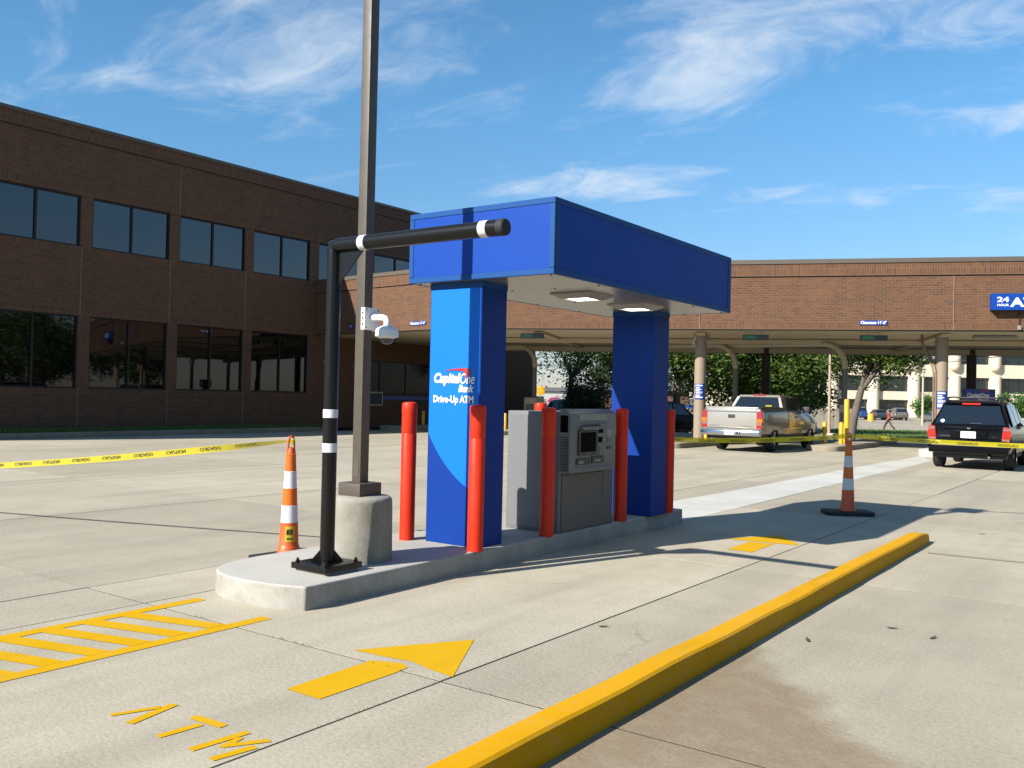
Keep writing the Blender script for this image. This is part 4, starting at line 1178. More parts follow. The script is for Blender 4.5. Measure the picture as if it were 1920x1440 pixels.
# ------------------------------------------------------------------ vehicles
def loft(stations):
    b = MB(); loops = []
    for (y, zb, zbelt, zt_, wb, wm, wbelt, wt) in stations:
        hz = zb + .45 * (zbelt - zb)
        h = [(0, zb), (wb * .85, zb), (wb, zb + .07), (wm, hz), (wm - .008, zbelt - .13), (wbelt, zbelt), (wt + .035, zt_ - .085 if zt_ - zbelt > .25 else zt_ - .02), (wt, zt_ - .035 if zt_ - zbelt > .25 else zt_ - .008), (wt - .10, zt_), (0, zt_ + .012)]
        ring = h + [(-x, z) for x, z in h[-2:0:-1]]
        loops.append([(x, y, z) for x, z in ring])
    b.loop_strip([l[::-1] for l in loops]); return b
def cut_wells(o, wells):
    dg = bpy.context.evaluated_depsgraph_get()
    cut = []
    for (x0, x1, y, z, r) in wells:
        c = MB().lathe([(r, x0), (r, x1)], (0, y, z), 22, 'x').build('tmpcut', 'darktrim')
        c.hide_render = True; cut.append(c)
        md = o.modifiers.new('w', 'BOOLEAN'); md.operation = 'DIFFERENCE'; md.object = c; md.solver = 'EXACT'
    dg.update()
    me = bpy.data.meshes.new_from_object(o.evaluated_get(bpy.context.evaluated_depsgraph_get()))
    o.modifiers.clear(); old = o.data; o.data = me
    for c in cut: bpy.data.objects.remove(c)
    me.polygons.foreach_set('use_smooth', [True] * len(me.polygons)); me.set_sharp_from_angle(angle=R(30))
def wheel(parent, x, y, r, w, side, spokes=5):
    z = r
    o = MB().lathe([(r * .62, -w * .5), (r * .90, -w * .5), (r * .97, -w * .40), (r, -w * .28), (r, w * .28), (r * .97, w * .40), (r * .90, w * .5), (r * .62, w * .5)], (0, 0, 0), 28, 'x', caps=False).build('wheel', 'tyre', parent, smooth=40)
    o.location = (x, y, z)
    rb = MB().lathe([(r * .63, -w * .46), (r * .63, w * .40), (r * .58, w * .40), (r * .54, w * .22), (.001, w * .20)] if side > 0 else [(.001, -w * .20), (r * .54, -w * .22), (r * .58, -w * .40), (r * .63, -w * .40), (r * .63, w * .46)], (0, 0, 0), 24, 'x')
    rim = rb.build('rim', 'plastic', o, smooth=40)
    for k in range(spokes):
        a = 2 * math.pi * k / spokes
        d = Vector((0, math.cos(a), math.sin(a))); n = Vector((0, -math.sin(a), math.cos(a)))
        xs = side * w * .36
        b = MB(); q = []
        for rr, hw in ((r * .10, r * .10), (r * .60, r * .13)):
            for sgn in (-1, 1):
                p = d * rr + n * hw * sgn; q.append((xs, p.y, p.z))
        for rr, hw in ((r * .10, r * .10), (r * .60, r * .13)):
            for sgn in (-1, 1):
                p = d * rr + n * hw * sgn; q.append((xs - side * .03, p.y, p.z))
        i = b.pts(q)
        for f in ((0, 1, 3, 2), (4, 6, 7, 5), (0, 2, 6, 4), (1, 5, 7, 3), (2, 3, 7, 6), (0, 4, 5, 1)): b.face([i[j] for j in f])
        b.build('spoke', 'rim', o, smooth=0)
    MB().lathe([(r * .16, side * w * .30), (r * .15, side * w * .40), (.001, side * w * .41)], (0, 0, 0), 12, 'x').build('hub_cap', 'rim', o, smooth=40)
    return o
def pane4(name, pts, m, parent, off=(0, 0, 0)):
    b = MB(); o = Vector(off); p = [Vector(q) + o for q in pts]
    n = (p[1] - p[0]).cross(p[2] - p[0]).normalized() * .006
    b.loop_strip([[tuple(q - n) for q in p], [tuple(q + n) for q in p]])
    return b.build(name, m, parent, smooth=0)

# --- silver pickup truck
tk = thing('pickup_truck', 'silver extended-cab pickup truck entering the drive-through lane', 'pickup truck', (-10.50, 25.95, 0))
tk.scale = (.975, .975, .975)
ST = [(.00, .52, 1.20, 1.30, .86, .95, .93, .84), (.03, .50, 1.27, 1.355, .90, .965, .945, .86), (.5, .50, 1.28, 1.365, .92, .975, .95, .87), (2.02, .48, 1.28, 1.365, .92, .975, .95, .87),
      (2.10, .46, 1.28, 1.38, .92, .975, .945, .86), (2.30, .46, 1.28, 1.73, .92, .975, .93, .70), (2.55, .46, 1.28, 1.79, .92, .975, .93, .71), (3.3, .46, 1.27, 1.80, .92, .97, .925, .70), (3.75, .46, 1.26, 1.76, .92, .97, .92, .69),
      (4.45, .46, 1.20, 1.27, .92, .965, .90, .78), (5.2, .46, 1.10, 1.16, .92, .955, .88, .76), (5.55, .48, .98, 1.02, .88, .92, .84, .72), (5.68, .52, .86, .90, .82, .86, .78, .66)]
body = loft(ST).build('body', 'silvershade', tk)  # body wears the shade-darkened silver, the sunlit rear parts the bright one
cut_wells(body, [(-1.2, -.70, 1.22, .42, .46), (.70, 1.2, 1.22, .42, .46), (-1.2, -.70, 4.72, .42, .46), (.70, 1.2, 4.72, .42, .46)])
MB().box(-.90, .90, .06, 2.06, 1.35, 1.374).build('bed_cover', 'plastic', tk, bevel=.01)
MB().box(-.86, .86, .10, 5.4, .40, .58).build('chassis', 'plastic', tk, smooth=0)
tg = MB().loop_strip([[(-.80, y, .74), (.80, y, .74), (.80, y, 1.33), (-.80, y, 1.33)] for y in (.02, -.028)]).build('tailgate', 'silverpaint', tk, bevel=.014)
MB().box(-.79, .79, -.042, -.026, 1.235, 1.26).build('tailgate_groove', 'greystrip', tg, smooth=0)
MB().box(-.85, .85, -.03, .04, 1.325, 1.385).build('tailgate_rail', 'silverpaint', tg, bevel=.015)
hn = MB().box(-.11, .11, -.045, -.026, 1.05, 1.155).build('tailgate_handle', 'plastic', tg, bevel=.012)
MB().box(-.08, .08, -.052, -.044, 1.075, 1.125).build('handle_grip', 'greystrip', hn, smooth=0) if False else None
text('CHEVROLET', .05, 'lettergrey', tg, (-.74, -.031, .785), width=.36)
text('SILVERADO', .05, 'lettergrey', tg, (.32, -.031, .785), width=.36)
bp = MB().prism([(-.19, .50), (-.19, .62), (-.16, .70), (0, .70), (0, .50)], -.95, .95, 'x').build('bumper', 'chrome', tk, bevel=.02)
MB().box(-.93, .93, -.165, .0, .698, .716).build('bumper_step', 'silverpaint', bp, smooth=0)
MB().box(-.16, .16, -.205, -.188, .535, .675).build('number_plate', 'whiteletter', bp, bevel=.003, seg=1)
text('Y4210', .075, 'signblue', bp, (-.12, -.208, .57), width=.24)
MB().box(.22, .34, -.20, -.188, .55, .65).build('sticker', 'plastic', bp, smooth=0)
for sx in (-1, 1):
    l = MB().prism([(sx * .80, .72), (sx * .955, .72), (sx * .972, .95), (sx * .955, 1.26), (sx * .80, 1.26)], -.035, .16, 'y').build('tail_light', 'taillight', tk, bevel=.008)
    MB().box(min(sx * .81, sx * .978), max(sx * .81, sx * .978), -.04, .10, .92, 1.035).build('amber_lens', 'amber', l, smooth=0)
    MB().box(min(sx * .81, sx * .95), max(sx * .81, sx * .95), -.039, .0, .83, .915).build('clear_lens', 'clearlens', l, smooth=0)
rw = pane4('rear_window', [(-.76, 2.105, 1.392), (.76, 2.105, 1.392), (.645, 2.280, 1.70), (-.645, 2.280, 1.70)], 'carglass', tk, (0, -.016, 0))
for sx in (-1, 1):
    pane4('rear_pillar', [(sx * .76, 2.105, 1.39), (sx * .855, 2.112, 1.385), (sx * .72, 2.275, 1.715), (sx * .645, 2.278, 1.70)], 'silverpaint', tk, (0, -.014, 0))
pane4('roof_edge', [(-.70, 2.275, 1.705), (.70, 2.275, 1.705), (.66, 2.36, 1.765), (-.66, 2.36, 1.765)], 'silverpaint', tk, (0, -.012, .008))
MB().box(.30, .50, 2.075, 2.095, 1.41, 1.45).build('yellow_tag', 'tape', rw, smooth=0)
br = MB().box(-.20, .20, 2.28, 2.36, 1.755, 1.80).build('high_brake_light', 'taillight', tk, bevel=.01)
MB().box(-.14, -.04, 2.275, 2.285, 1.765, 1.79).build('clear_lens', 'clearlens', br, smooth=0)
for sx in (-1, 1):
    pane4('quarter_window', [(sx * .936, 2.42, 1.30), (sx * .936, 2.92, 1.30), (sx * .765, 2.92, 1.70), (sx * .765, 2.58, 1.70)], 'carglass', tk, (sx * .012, 0, 0))
    pane4('door_window', [(sx * .936, 2.98, 1.30), (sx * .93, 3.95, 1.285), (sx * .765, 3.52, 1.70), (sx * .765, 2.98, 1.70)], 'carglass', tk, (sx * .012, 0, 0))
    mr = MB().box(min(sx * .95, sx * 1.17), max(sx * .95, sx * 1.17), 3.78, 3.92, 1.22, 1.42).build('door_mirror', 'plastic', tk, bevel=.03)
    MB().box(min(sx * .978, sx * .986), max(sx * .978, sx * .986), 2.36, 2.372, .56, 1.28).build('door_seam', 'darktrim', tk, smooth=0)
    MB().box(min(sx * .978, sx * .988), max(sx * .978, sx * .988), 1.75, 4.2, .70, .735).build('side_moulding', 'chrome', tk, smooth=0)
    MB().box(min(sx * .972, sx * 1.0), max(sx * .972, sx * 1.0), 3.02, 3.20, 1.06, 1.10).build('door_handle', 'plastic', tk, bevel=.008)
    MB().tube([(sx * .93, 3.0, 1.66), (sx * .80, 3.55, 1.70)] if False else [(sx * .80, 2.98, 1.715), (sx * .80, 3.55, 1.70), (sx * .93, 3.97, 1.32)], .02, 6).build('window_visor', 'plastic', tk)
    for y in (1.22, 4.72): wheel(tk, sx * .82, y, .385, .25, sx, 5)

# --- black SUV
sv = thing('suv', 'shiny black SUV with lit red tail lamps waiting at the far lane', 'car', (-3.76, 23.95, 0))
sv.scale = (.995, .98, .99)
SS = [(.00, .50, .66, .74, .78, .86, .84, .78), (.03, .42, .70, .78, .84, .895, .88, .84), (.10, .38, .98, 1.06, .86, .91, .885, .83), (.15, .36, 1.02, 1.12, .86, .91, .88, .81),
      (.42, .34, 1.04, 1.58, .86, .91, .87, .63), (.58, .34, 1.04, 1.665, .86, .91, .87, .63), (1.2, .34, 1.03, 1.70, .86, .91, .87, .645), (2.2, .34, 1.02, 1.69, .86, .91, .865, .64), (2.65, .34, 1.01, 1.62, .86, .905, .86, .62),
      (3.30, .34, .99, 1.07, .86, .90, .84, .74), (4.0, .34, .90, .97, .86, .89, .82, .70), (4.34, .40, .76, .80, .80, .84, .76, .64), (4.42, .44, .66, .70, .70, .76, .68, .58)]
body = loft(SS).build('body', 'blackpaint', sv)
cut_wells(body, [(-1.2, -.62, .88, .36, .40), (.62, 1.2, .88, .36, .40), (-1.2, -.62, 3.52, .36, .40), (.62, 1.2, 3.52, .36, .40)])
MB().box(-.80, .80, .2, 4.2, .28, .42).build('chassis', 'plastic', sv, smooth=0)
rw = pane4('rear_window', [(-.765, .155, 1.10), (.765, .155, 1.10), (.605, .415, 1.555), (-.605, .415, 1.555)], 'carglass', sv, (0, -.016, .006))
MB().tube([(.02, .145, 1.125), (.30, .165, 1.14)], .012, 6).build('wiper', 'plastic', rw)
stk = MB().lathe([(.045, 0), (.001, -.001)], (0, 0, 0), 16, 'y').build('sticker', 'whiteletter', rw)
stk.location = (-.60, .172, 1.18); stk.rotation_euler = (R(-30), 0, 0)
sp = MB().prism([(.36, 1.60), (.40, 1.645), (.62, 1.70), (.62, 1.64)], -.58, .58, 'x').build('spoiler', 'blackpaint', sv, bevel=.012)
MB().prism([(.352, 1.585), (.374, 1.622), (.40, 1.622), (.40, 1.585)], -.20, .20, 'x').build('high_brake_light', 'litred', sv, smooth=0)
MB().box(-.62, .62, .055, .10, .985, 1.035).build('hatch_trim', 'blackpaint', sv, bevel=.015)
MB().box(-.40, .40, -.005, .07, .76, .965).build('plate_recess', 'blackpaint', sv, bevel=.02)
plt = MB().box(-.165, .165, -.018, -.004, .775, .935).build('number_plate', 'whiteletter', sv, bevel=.004, seg=1)
text('SZT 045', .09, 'lettergrey', plt, (-.145, -.021, .81), width=.29)
bdg = MB().lathe([(.055, 0), (.04, -.012), (.001, -.014)], (0, 0, 0), 20, 'y').build('badge', 'chrome', sv)
bdg.scale = (1, 1, .5); bdg.location = (0, .05, 1.01)
for s_, xx, w_ in (('ESCAPE', -.62, .22), ('XLT', .50, .12)):
    text(s_, .045, 'chrome', sv, (xx, .012 if False else .018, .80), width=w_)
for sx in (-1, 1):
    l = MB().prism([(sx * .70, .70), (sx * .875, .70), (sx * .905, .88), (sx * .885, 1.06), (sx * .74, 1.06)], .0, .20, 'y').build('tail_light', 'taillight', sv, bevel=.01)
    MB().box(min(sx * .74, sx * .90), max(sx * .74, sx * .90), -.006, .06, .97, 1.03).build('clear_lens', 'clearlens', l, smooth=0)
    MB().box(min(sx * .74, sx * .905), max(sx * .74, sx * .905), -.007, .06, .83, .94).build('lit_lens', 'litred', l, smooth=0)
    MB().box(min(sx * .72, sx * .88), max(sx * .72, sx * .88), -.006, .06, .725, .775).build('clear_lens', 'clearlens', l, smooth=0)
    pane4('quarter_window', [(sx * .872, .55, 1.08), (sx * .872, 1.28, 1.07), (sx * .69, 1.28, 1.60), (sx * .69, .80, 1.59)], 'carglass', sv, (sx * .012, 0, 0))
    pane4('rear_door_window', [(sx * .872, 1.36, 1.07), (sx * .870, 2.12, 1.06), (sx * .69, 2.12, 1.60), (sx * .69, 1.36, 1.60)], 'carglass', sv, (sx * .012, 0, 0))
    pane4('front_door_window', [(sx * .870, 2.20, 1.06), (sx * .862, 3.02, 1.04), (sx * .675, 2.62, 1.55), (sx * .69, 2.20, 1.60)], 'carglass', sv, (sx * .012, 0, 0))
    MB().tube([(sx * .55, .55, 1.70), (sx * .55, .62, 1.755), (sx * .56, 1.3, 1.77), (sx * .56, 2.2, 1.765), (sx * .55, 2.42, 1.70)], .022, 8).build('roof_rail', 'plastic', sv, smooth=60)
    MB().box(min(sx * .89, sx * 1.06), max(sx * .89, sx * 1.06), 2.85, 2.97, 1.03, 1.20).build('door_mirror', 'blackpaint', sv, bevel=.03)
    for y in (.88, 3.52): wheel(sv, sx * .78, y, .345, .225, sx, 5)
for y in (.85, 1.9): MB().box(-.56, .56, y, y + .05, 1.745, 1.775).build('cross_bar', 'plastic', sv, bevel=.008)
bpr = MB().prism([(-.06, .42), (-.075, .52), (-.06, .62), (.0, .70), (.04, .70), (.04, .40)], -.87, .87, 'x').build('bumper', 'blackpaint', sv, bevel=.02)
MB().box(-.80, .80, -.078, -.02, .585, .635).build('bumper_pad', 'greystrip', bpr, bevel=.008)
MB().box(-.70, -.60, -.080, -.05, .66, .70).build('sticker', 'whiteletter', bpr, smooth=0)
MB().tube([(.45, .0, .33), (.45, .5, .35)], .03, 10).build('exhaust', 'chrome', sv)

# --- simpler cars for the far car park and the street behind
def far_car(label, x, y, rz, paint, kind='suv', s=1.0):
    t = thing('car', label, 'car', (x, y, gz(x, y) - (.10 if depth_of(x, y) > 60 else .125)), rz, 'cars parked behind the drive-through')
    if kind == 'suv': STT = SS
    else: STT = [(.0, .40, .62, .70, .70, .80, .78, .70), (.06, .34, .78, .86, .80, .87, .85, .78), (.5, .32, .90, .97, .83, .88, .84, .74), (.95, .32, .92, 1.0, .83, .88, .84, .72), (1.45, .32, .92, 1.38, .83, .88, .84, .55), (2.0, .32, .92, 1.44, .83, .88, .84, .56), (2.6, .32, .91, 1.40, .83, .88, .84, .55), (3.3, .32, .88, .96, .83, .88, .82, .70), (4.2, .34, .74, .80, .80, .85, .76, .62), (4.5, .40, .60, .66, .66, .74, .66, .52)]
    STT = [tuple(a * s for a in q) for q in STT]
    bd = loft(STT).build('body', paint, t)
    wy = (.88, 3.52)
    cut_wells(bd, [(a, c, y_ * s, .34 * s, .39 * s) for y_ in wy for a, c in ((-1.2 * s, -.62 * s), (.62 * s, 1.2 * s))])
    MB().box(-.76 * s, .76 * s, .25 * s, 4.1 * s, .25 * s, .42 * s).build('chassis', 'plastic', t, smooth=0)
    P = lambda q: [tuple(a * s for a in p) for p in q]
    if kind == 'suv':
        pane4('rear_window', P([(-.765, .155, 1.10), (.765, .155, 1.10), (.605, .415, 1.555), (-.605, .415, 1.555)]), 'carglass', t, (0, -.016, .006))
        pane4('windscreen', P([(-.70, 3.22, 1.09), (.70, 3.22, 1.09), (.58, 2.72, 1.58), (-.58, 2.72, 1.58)]), 'carglass', t, (0, .02, .012))
        sides = [[(.872, .55, 1.08), (.872, 1.28, 1.07), (.69, 1.28, 1.60), (.69, .80, 1.59)], [(.872, 1.36, 1.07), (.870, 2.12, 1.06), (.69, 2.12, 1.60), (.69, 1.36, 1.60)], [(.870, 2.20, 1.06), (.862, 3.02, 1.04), (.675, 2.62, 1.55), (.69, 2.20, 1.60)]]
    else:
        pane4('rear_window', P([(-.66, .98, 1.02), (.66, .98, 1.02), (.52, 1.40, 1.36), (-.52, 1.40, 1.36)]), 'carglass', t, (0, -.012, .012))
        pane4('windscreen', P([(-.66, 3.25, .99), (.66, 3.25, .99), (.52, 2.66, 1.39), (-.52, 2.66, 1.39)]), 'carglass', t, (0, .012, .012))
        sides = [[(.845, 1.2, .95), (.845, 2.02, .95), (.625, 2.02, 1.36), (.615, 1.5, 1.32)], [(.845, 2.08, .95), (.835, 3.0, .94), (.615, 2.58, 1.33), (.625, 2.08, 1.36)]]
    for sx in (-1, 1):
        for q in sides: pane4('side_window', [(sx * a * s, b * s, c * s) for a, b, c in q], 'carglass', t, (sx * .012, 0, 0))
        for y_ in wy: wheel(t, sx * .77 * s, y_ * s, .335 * s, .215 * s, sx, 5)
        z_ = .92 if kind == 'suv' else .72
        MB().box(min(sx * .62, sx * .84) * s, max(sx * .62, sx * .84) * s, -.01, .10, (z_ - .10) * s, (z_ + .06) * s).build('tail_light', 'taillight', t, bevel=.01)
        yf = 4.36 if kind == 'suv' else 4.40
        MB().box(min(sx * .45, sx * .70) * s, max(sx * .45, sx * .70) * s, yf * s - .12, yf * s + .02, .58 * s, .70 * s).build('headlight', 'clearlens', t, bevel=.02)
    return t
far_car('blue SUV parked left of the yellow drum by the cream office building', -34.6, 131.5, R(200), 'bluepaint')
far_car('dark red car parked behind the yellow drum', -33.0, 134.2, R(200), 'redpaint', 'sedan')
far_car('dark teal sedan parked beside the person walking', -30.6, 128.0, R(22), 'tealpaint', 'sedan')
far_car('silver grey SUV parked right of the person walking', -28.9, 131.6, R(25), 'greypaint')
far_car('grey sedan parked by the round green hedge', -23.6, 120.6, R(215), 'greypaint', 'sedan')
far_car('white car parked behind the dark teal sedan', -31.9, 138.0, R(200), 'whitepaint', 'sedan')
far_car('dark teal SUV showing above the cash machine behind the lanes', -28.6, 42.8, R(-60), 'tealpaint', 'suv', 1.14)
far_car('white car half hidden behind the dark round tree', -25.6, 45.6, R(-60), 'whitepaint', 'suv', 1.1)
far_car('black SUV right of the dark round tree', -23.7, 43.6, R(-35), 'blackpaint', 'suv', 1.12)
far_car('dark blue sedan behind the pickup truck\'s left side', -19.0, 47.0, R(-70), 'tealpaint', 'sedan')

# ------------------------------------------------------------------ trees and shrubs
def tree(label, x, y, h, crown, leaf, n, trunk_r=.2, lean=(0, 0), name='tree', lsize=.16, fork=.38, clumps=34, seed=1, flat_=1.0, low=None, cat='tree', group='trees behind the drive-through'):
    rnd = random.Random(seed)
    t = thing(name, label, cat, (x, y, gz(x, y) - .13), rnd.random() * 6, group)
    t.rotation_euler = (0, 0, 0)
    cxr, cyr, czr, cz = crown
    fz = h * fork
    MB().tube([(0, 0, -.1), (lean[0] * .12, lean[1] * .12, fz * .35), (lean[0] * .3, lean[1] * .3, fz * .7), (lean[0] * .45, lean[1] * .45, fz)], [trunk_r * 1.25, trunk_r, trunk_r * .85, trunk_r * .75], 10).build('trunk', 'bark', t, smooth=60)
    cs = []
    for k in range(clumps):
        while True:
            p = Vector((rnd.uniform(-1, 1), rnd.uniform(-1, 1), rnd.uniform(-1, 1)))
            if .25 < p.length < 1: break
        p = p * (.72 + .28 * rnd.random())
        cs.append(Vector((p.x * cxr + lean[0], p.y * cyr + lean[1], cz + p.z * czr)))
    lsize *= .82; n = int(n * 1.12)
    lb = MB()
    base = Vector((lean[0] * .42, lean[1] * .42, fz * .93))
    for k in range(min(9, clumps)):
        c = cs[k]; mid = base.lerp(c, .5) + Vector((0, 0, .12 * (c - base).length)) + Vector((rnd.uniform(-.2, .2), rnd.uniform(-.2, .2), 0))
        br_ = MB().tube([tuple(base), tuple(base.lerp(mid, .5)), tuple(mid), tuple(c)], [trunk_r * .55, trunk_r * .42, trunk_r * .28, trunk_r * .08], 7)
        br_.build('limb', 'bark', t, smooth=60)
    per = n // clumps
    for c in cs:
        rr = rnd.uniform(.55, 1.15) * (cxr + cyr + czr) / 3 * .46
        for _ in range(per):
            d = Vector((rnd.gauss(0, 1), rnd.gauss(0, 1), rnd.gauss(0, .75)))
            p = c + d.normalized() * rr * (rnd.random() ** .45)
            if low and p.z < low: continue
            a = Vector((rnd.uniform(-1, 1), rnd.uniform(-1, 1), rnd.uniform(-.6, .6))).normalized()
            b_ = a.cross(Vector((rnd.uniform(-1, 1), rnd.uniform(-1, 1), rnd.uniform(.2, 1.4)))).normalized()
            s = lsize * rnd.uniform(.55, 1.3)
            lb.face(lb.pts([p - a * s, p + b_ * s * .45, p + a * s, p - b_ * s * .45]))
    o = lb.build('crown', leaf, t, smooth=0); o['kind'] = 'stuff'
    return t
tree('small live oak with forked grey trunk leaning right beside the tall yellow post', -14.0, 51.5, 8.2, (2.9, 2.9, 2.2, 5.4), 'leafA', 11000, .23, (1.1, .9), fork=.36, clumps=40, seed=3, lsize=.15, low=2.6)
tree('broad oak with thick trunk just right of the plain blue pillar', -25.3, 53.2, 9.2, (3.6, 3.6, 3.3, 5.2), 'leafA', 10000, .27, (.2, 0), fork=.40, clumps=38, seed=5, lsize=.17)
tree('dense oak whose crown fills the gap behind the tan column', -23.0, 57.8, 9.2, (3.9, 3.6, 3.7, 4.9), 'leafA', 11000, .25, (0, 0), fork=.30, clumps=42, seed=8, lsize=.18)
tree('dense oak behind the pickup truck\'s cab', -20.8, 58.6, 9.2, (3.9, 3.6, 3.6, 5.0), 'leafA', 11000, .25, (0, 0), fork=.30, clumps=42, seed=12, lsize=.18)
tree('loose oak in front of the cream building right of the truck\'s cab', -19.4, 60.5, 9.3, (3.2, 3.0, 2.8, 6.0), 'leafA', 7000, .22, (.5, .3), fork=.42, clumps=34, seed=15, lsize=.17)
tree('dark oak with a low shadowy crown behind the truck\'s hood', -21.5, 64.5, 7.5, (3.3, 3.0, 2.7, 3.2), 'leafA', 5000, .25, (0, 0), fork=.3, clumps=34, seed=17, lsize=.18)
tree('spreading oak whose branches hang over the cars behind the cash machine', -32.0, 50.9, 9.0, (4.2, 3.8, 1.9, 5.4), 'leafA', 7500, .22, (.4, .2), fork=.42, clumps=36, seed=21, lsize=.15)
tree('dark rounded tree standing directly behind the cash machine', -24.9, 41.6, 4.6, (1.5, 1.5, 1.75, 2.05), 'leafB', 9000, .12, (0, 0), fork=.30, clumps=34, seed=25, lsize=.10)
tree('light green oak at the right edge of the gap between the pillars', -27.6, 52.0, 9.0, (2.4, 2.4, 3.0, 4.6), 'leafA', 7000, .2, (0, 0), fork=.38, clumps=30, seed=27, lsize=.15)
tree('pink flowering shrub beside the white building', -37.6, 58.2, 2.9, (.75, .75, .55, 1.75), 'pink', 900, .07, (0, 0), name='shrub', fork=.4, clumps=14, seed=31, lsize=.11, cat='shrub', group='shrubs in the background')
tree('yellow-green shrub under the pink blossom', -38.6, 58.6, 2.6, (1.5, 1.3, 1.1, 1.3), 'leafA', 2500, .07, (0, 0), name='shrub', fork=.3, clumps=16, seed=32, lsize=.12, cat='shrub', group='shrubs in the background')
tree('trimmed green hedge shrub behind the grey sedan', -24.9, 128.5, 3.6, (2.0, 1.4, 1.6, 1.9), 'leafC', 3500, .1, (0, 0), name='shrub', fork=.2, clumps=30, seed=33, lsize=.2, cat='shrub', group='shrubs in the background')
tree('green shrub showing above the black SUV\'s roof', -14.6, 125.0, 4.4, (2.2, 1.6, 1.7, 2.5), 'leafC', 3500, .1, (0, 0), name='shrub', fork=.2, clumps=30, seed=34, lsize=.2, cat='shrub', group='shrubs in the background')

RIGHT = 'leafy tree out of view right of the lanes, in a group added for window reflections and to block sky'
proto = tree(RIGHT, 12.5, 33.8, 8.6, (3.4, 3.4, 3.2, 5.0), 'leafA', 7000, .24, (.2, .1), fork=.36, clumps=36, seed=41, lsize=.2, group='trees mirrored in the windows')
for k, (x, y) in enumerate(((17.5, 37.0), (22.0, 31.0), (11.5, 41.5), (26.5, 38.5), (17.0, 24.0), (16.5, 14.5), (17.5, 4.5), (26.0, 22.0))):  # the nearer trees are added to block sky and darken the brick facade
    c = copy_tree(proto); c.location = (x, y, gz(x, y) - .13); c.rotation_euler = (0, 0, k * 1.3)
    c['label'] = RIGHT

# ------------------------------------------------------------------ cream office building far behind
RZ = 0.623569
ob = thing('office_building', 'cream office building with round columns and ribbon windows across the street', 'office building', (-52.2, 147.2, -.65), RZ)
OW = 66.0
def ow(name, x0, x1, y0, y1, z0, z1, m, par=ob, **k): return MB().box(x0, x1, y0, y1, z0, z1).build(name, m, par, smooth=0, **k)
ow('core', 0, OW, .9, 22, 0, 16.6, 'cream')
rows = [(.25, 2.85), (4.27, 6.80), (9.0, 10.85), (13.2, 15.0)]
edges = [0.0] + [v for r_ in rows for v in r_] + [17.0]
for z0, z1 in zip(edges[::2], edges[1::2]): ow('spandrel_band', 0, OW, 0, .9, z0, z1, 'cream')
cols = [2.9 + 6.72 * k for k in range(-0, 10)]
for k, (z0, z1) in enumerate(rows):
    prev = .4
    for c in cols:
        x0, x1 = prev, c - .85
        if x1 - x0 > 1:
            w = ow('window', x0, x1, .55, .60, z0, z1, 'frame')
            nP = max(2, round((x1 - x0) / 1.6)); dw = (x1 - x0) / nP
            for q in range(nP): ow('pane', x0 + q * dw + .04, x0 + (q + 1) * dw - .04, .53, .545, z0 + .03, z1 - .03, 'officeglass', w)
        prev = c + .85
    for c in cols: ow('pier', c - .85, c + .85, .2, .9, z0, z1, 'cream')
for c in cols:
    MB().lathe([(.92, 0), (.92, 7.05)], (c, -.05, 0), 22).build('round_column', 'cream', ob, smooth=50)
    MB().lathe([(.001, 7.75), (.45, 7.85), (.75, 8.1), (.92, 8.6), (.92, 11.2)], (c, -.02, 0), 22).build('half_column', 'cream', ob, smooth=50)
    MB().lathe([(.001, 11.95), (.45, 12.05), (.75, 12.3), (.92, 12.8), (.92, 15.4)], (c, -.02, 0), 22).build('half_column', 'cream', ob, smooth=50)

# white low building and brick house far left of the gap
wb = thing('white_building', 'low white building with grey roof band in the gap between the pillars', 'building', (-66.5, 92.5, -.7), RZ)
MB().box(0, 9, 0, 8, 0, 2.9).build('wall', 'whitepaint', wb, smooth=0)
MB().box(-.2, 9.2, -.3, 8.2, 2.9, 3.35).build('roof', 'greystrip', wb, smooth=0)
MB().box(.5, 4, -.03, .0, .5, 2.2).build('window', 'carglass', wb, smooth=0)
ys = thing('yellow_sign', 'small orange-yellow street sign above the white building', 'sign', (-43.4, 64.6, -.7), RZ)
MB().tube([(0, 0, 0), (0, 0, 2.95)], .04, 8).build('pole', 'tubegrey', ys)
MB().box(-.33, .33, -.06, -.03, 2.35, 3.05).build('board', 'yellow', ys, bevel=.02)
bh = thing('brick_house', 'red brick house corner behind the cash machine', 'house', (-40.2, 66.5, -.7), RZ)
MB().box(0, 9, 0, 7, 0, 2.9).build('wall', 'house', bh, smooth=0)
MB().prism([(-.4, 2.9), (9.4, 2.9), (7.2, 4.4), (1.8, 4.4)], -.4, 7.4, 'y').build('roof', 'greystrip', bh, smooth=0)
MB().box(3.2, 4.4, -.03, 0, 1.0, 2.2).build('window', 'carglass', bh, smooth=0)
gh = thing('gable_house', 'pale house wall showing through the oaks behind the tan column', 'house', (-30.8, 72.0, -.7), RZ)
MB().box(0, 8, 0, 7, 0, 3.6).build('wall', 'cream', gh, smooth=0)
MB().prism([(-.4, 3.6), (8.4, 3.6), (4, 6.0)], -.4, 7.4, 'y').build('roof', 'greystrip', gh, smooth=0)
MB().box(2.2, 3.6, -.03, 0, 1.2, 2.6).build('window', 'carglass', gh, smooth=0)

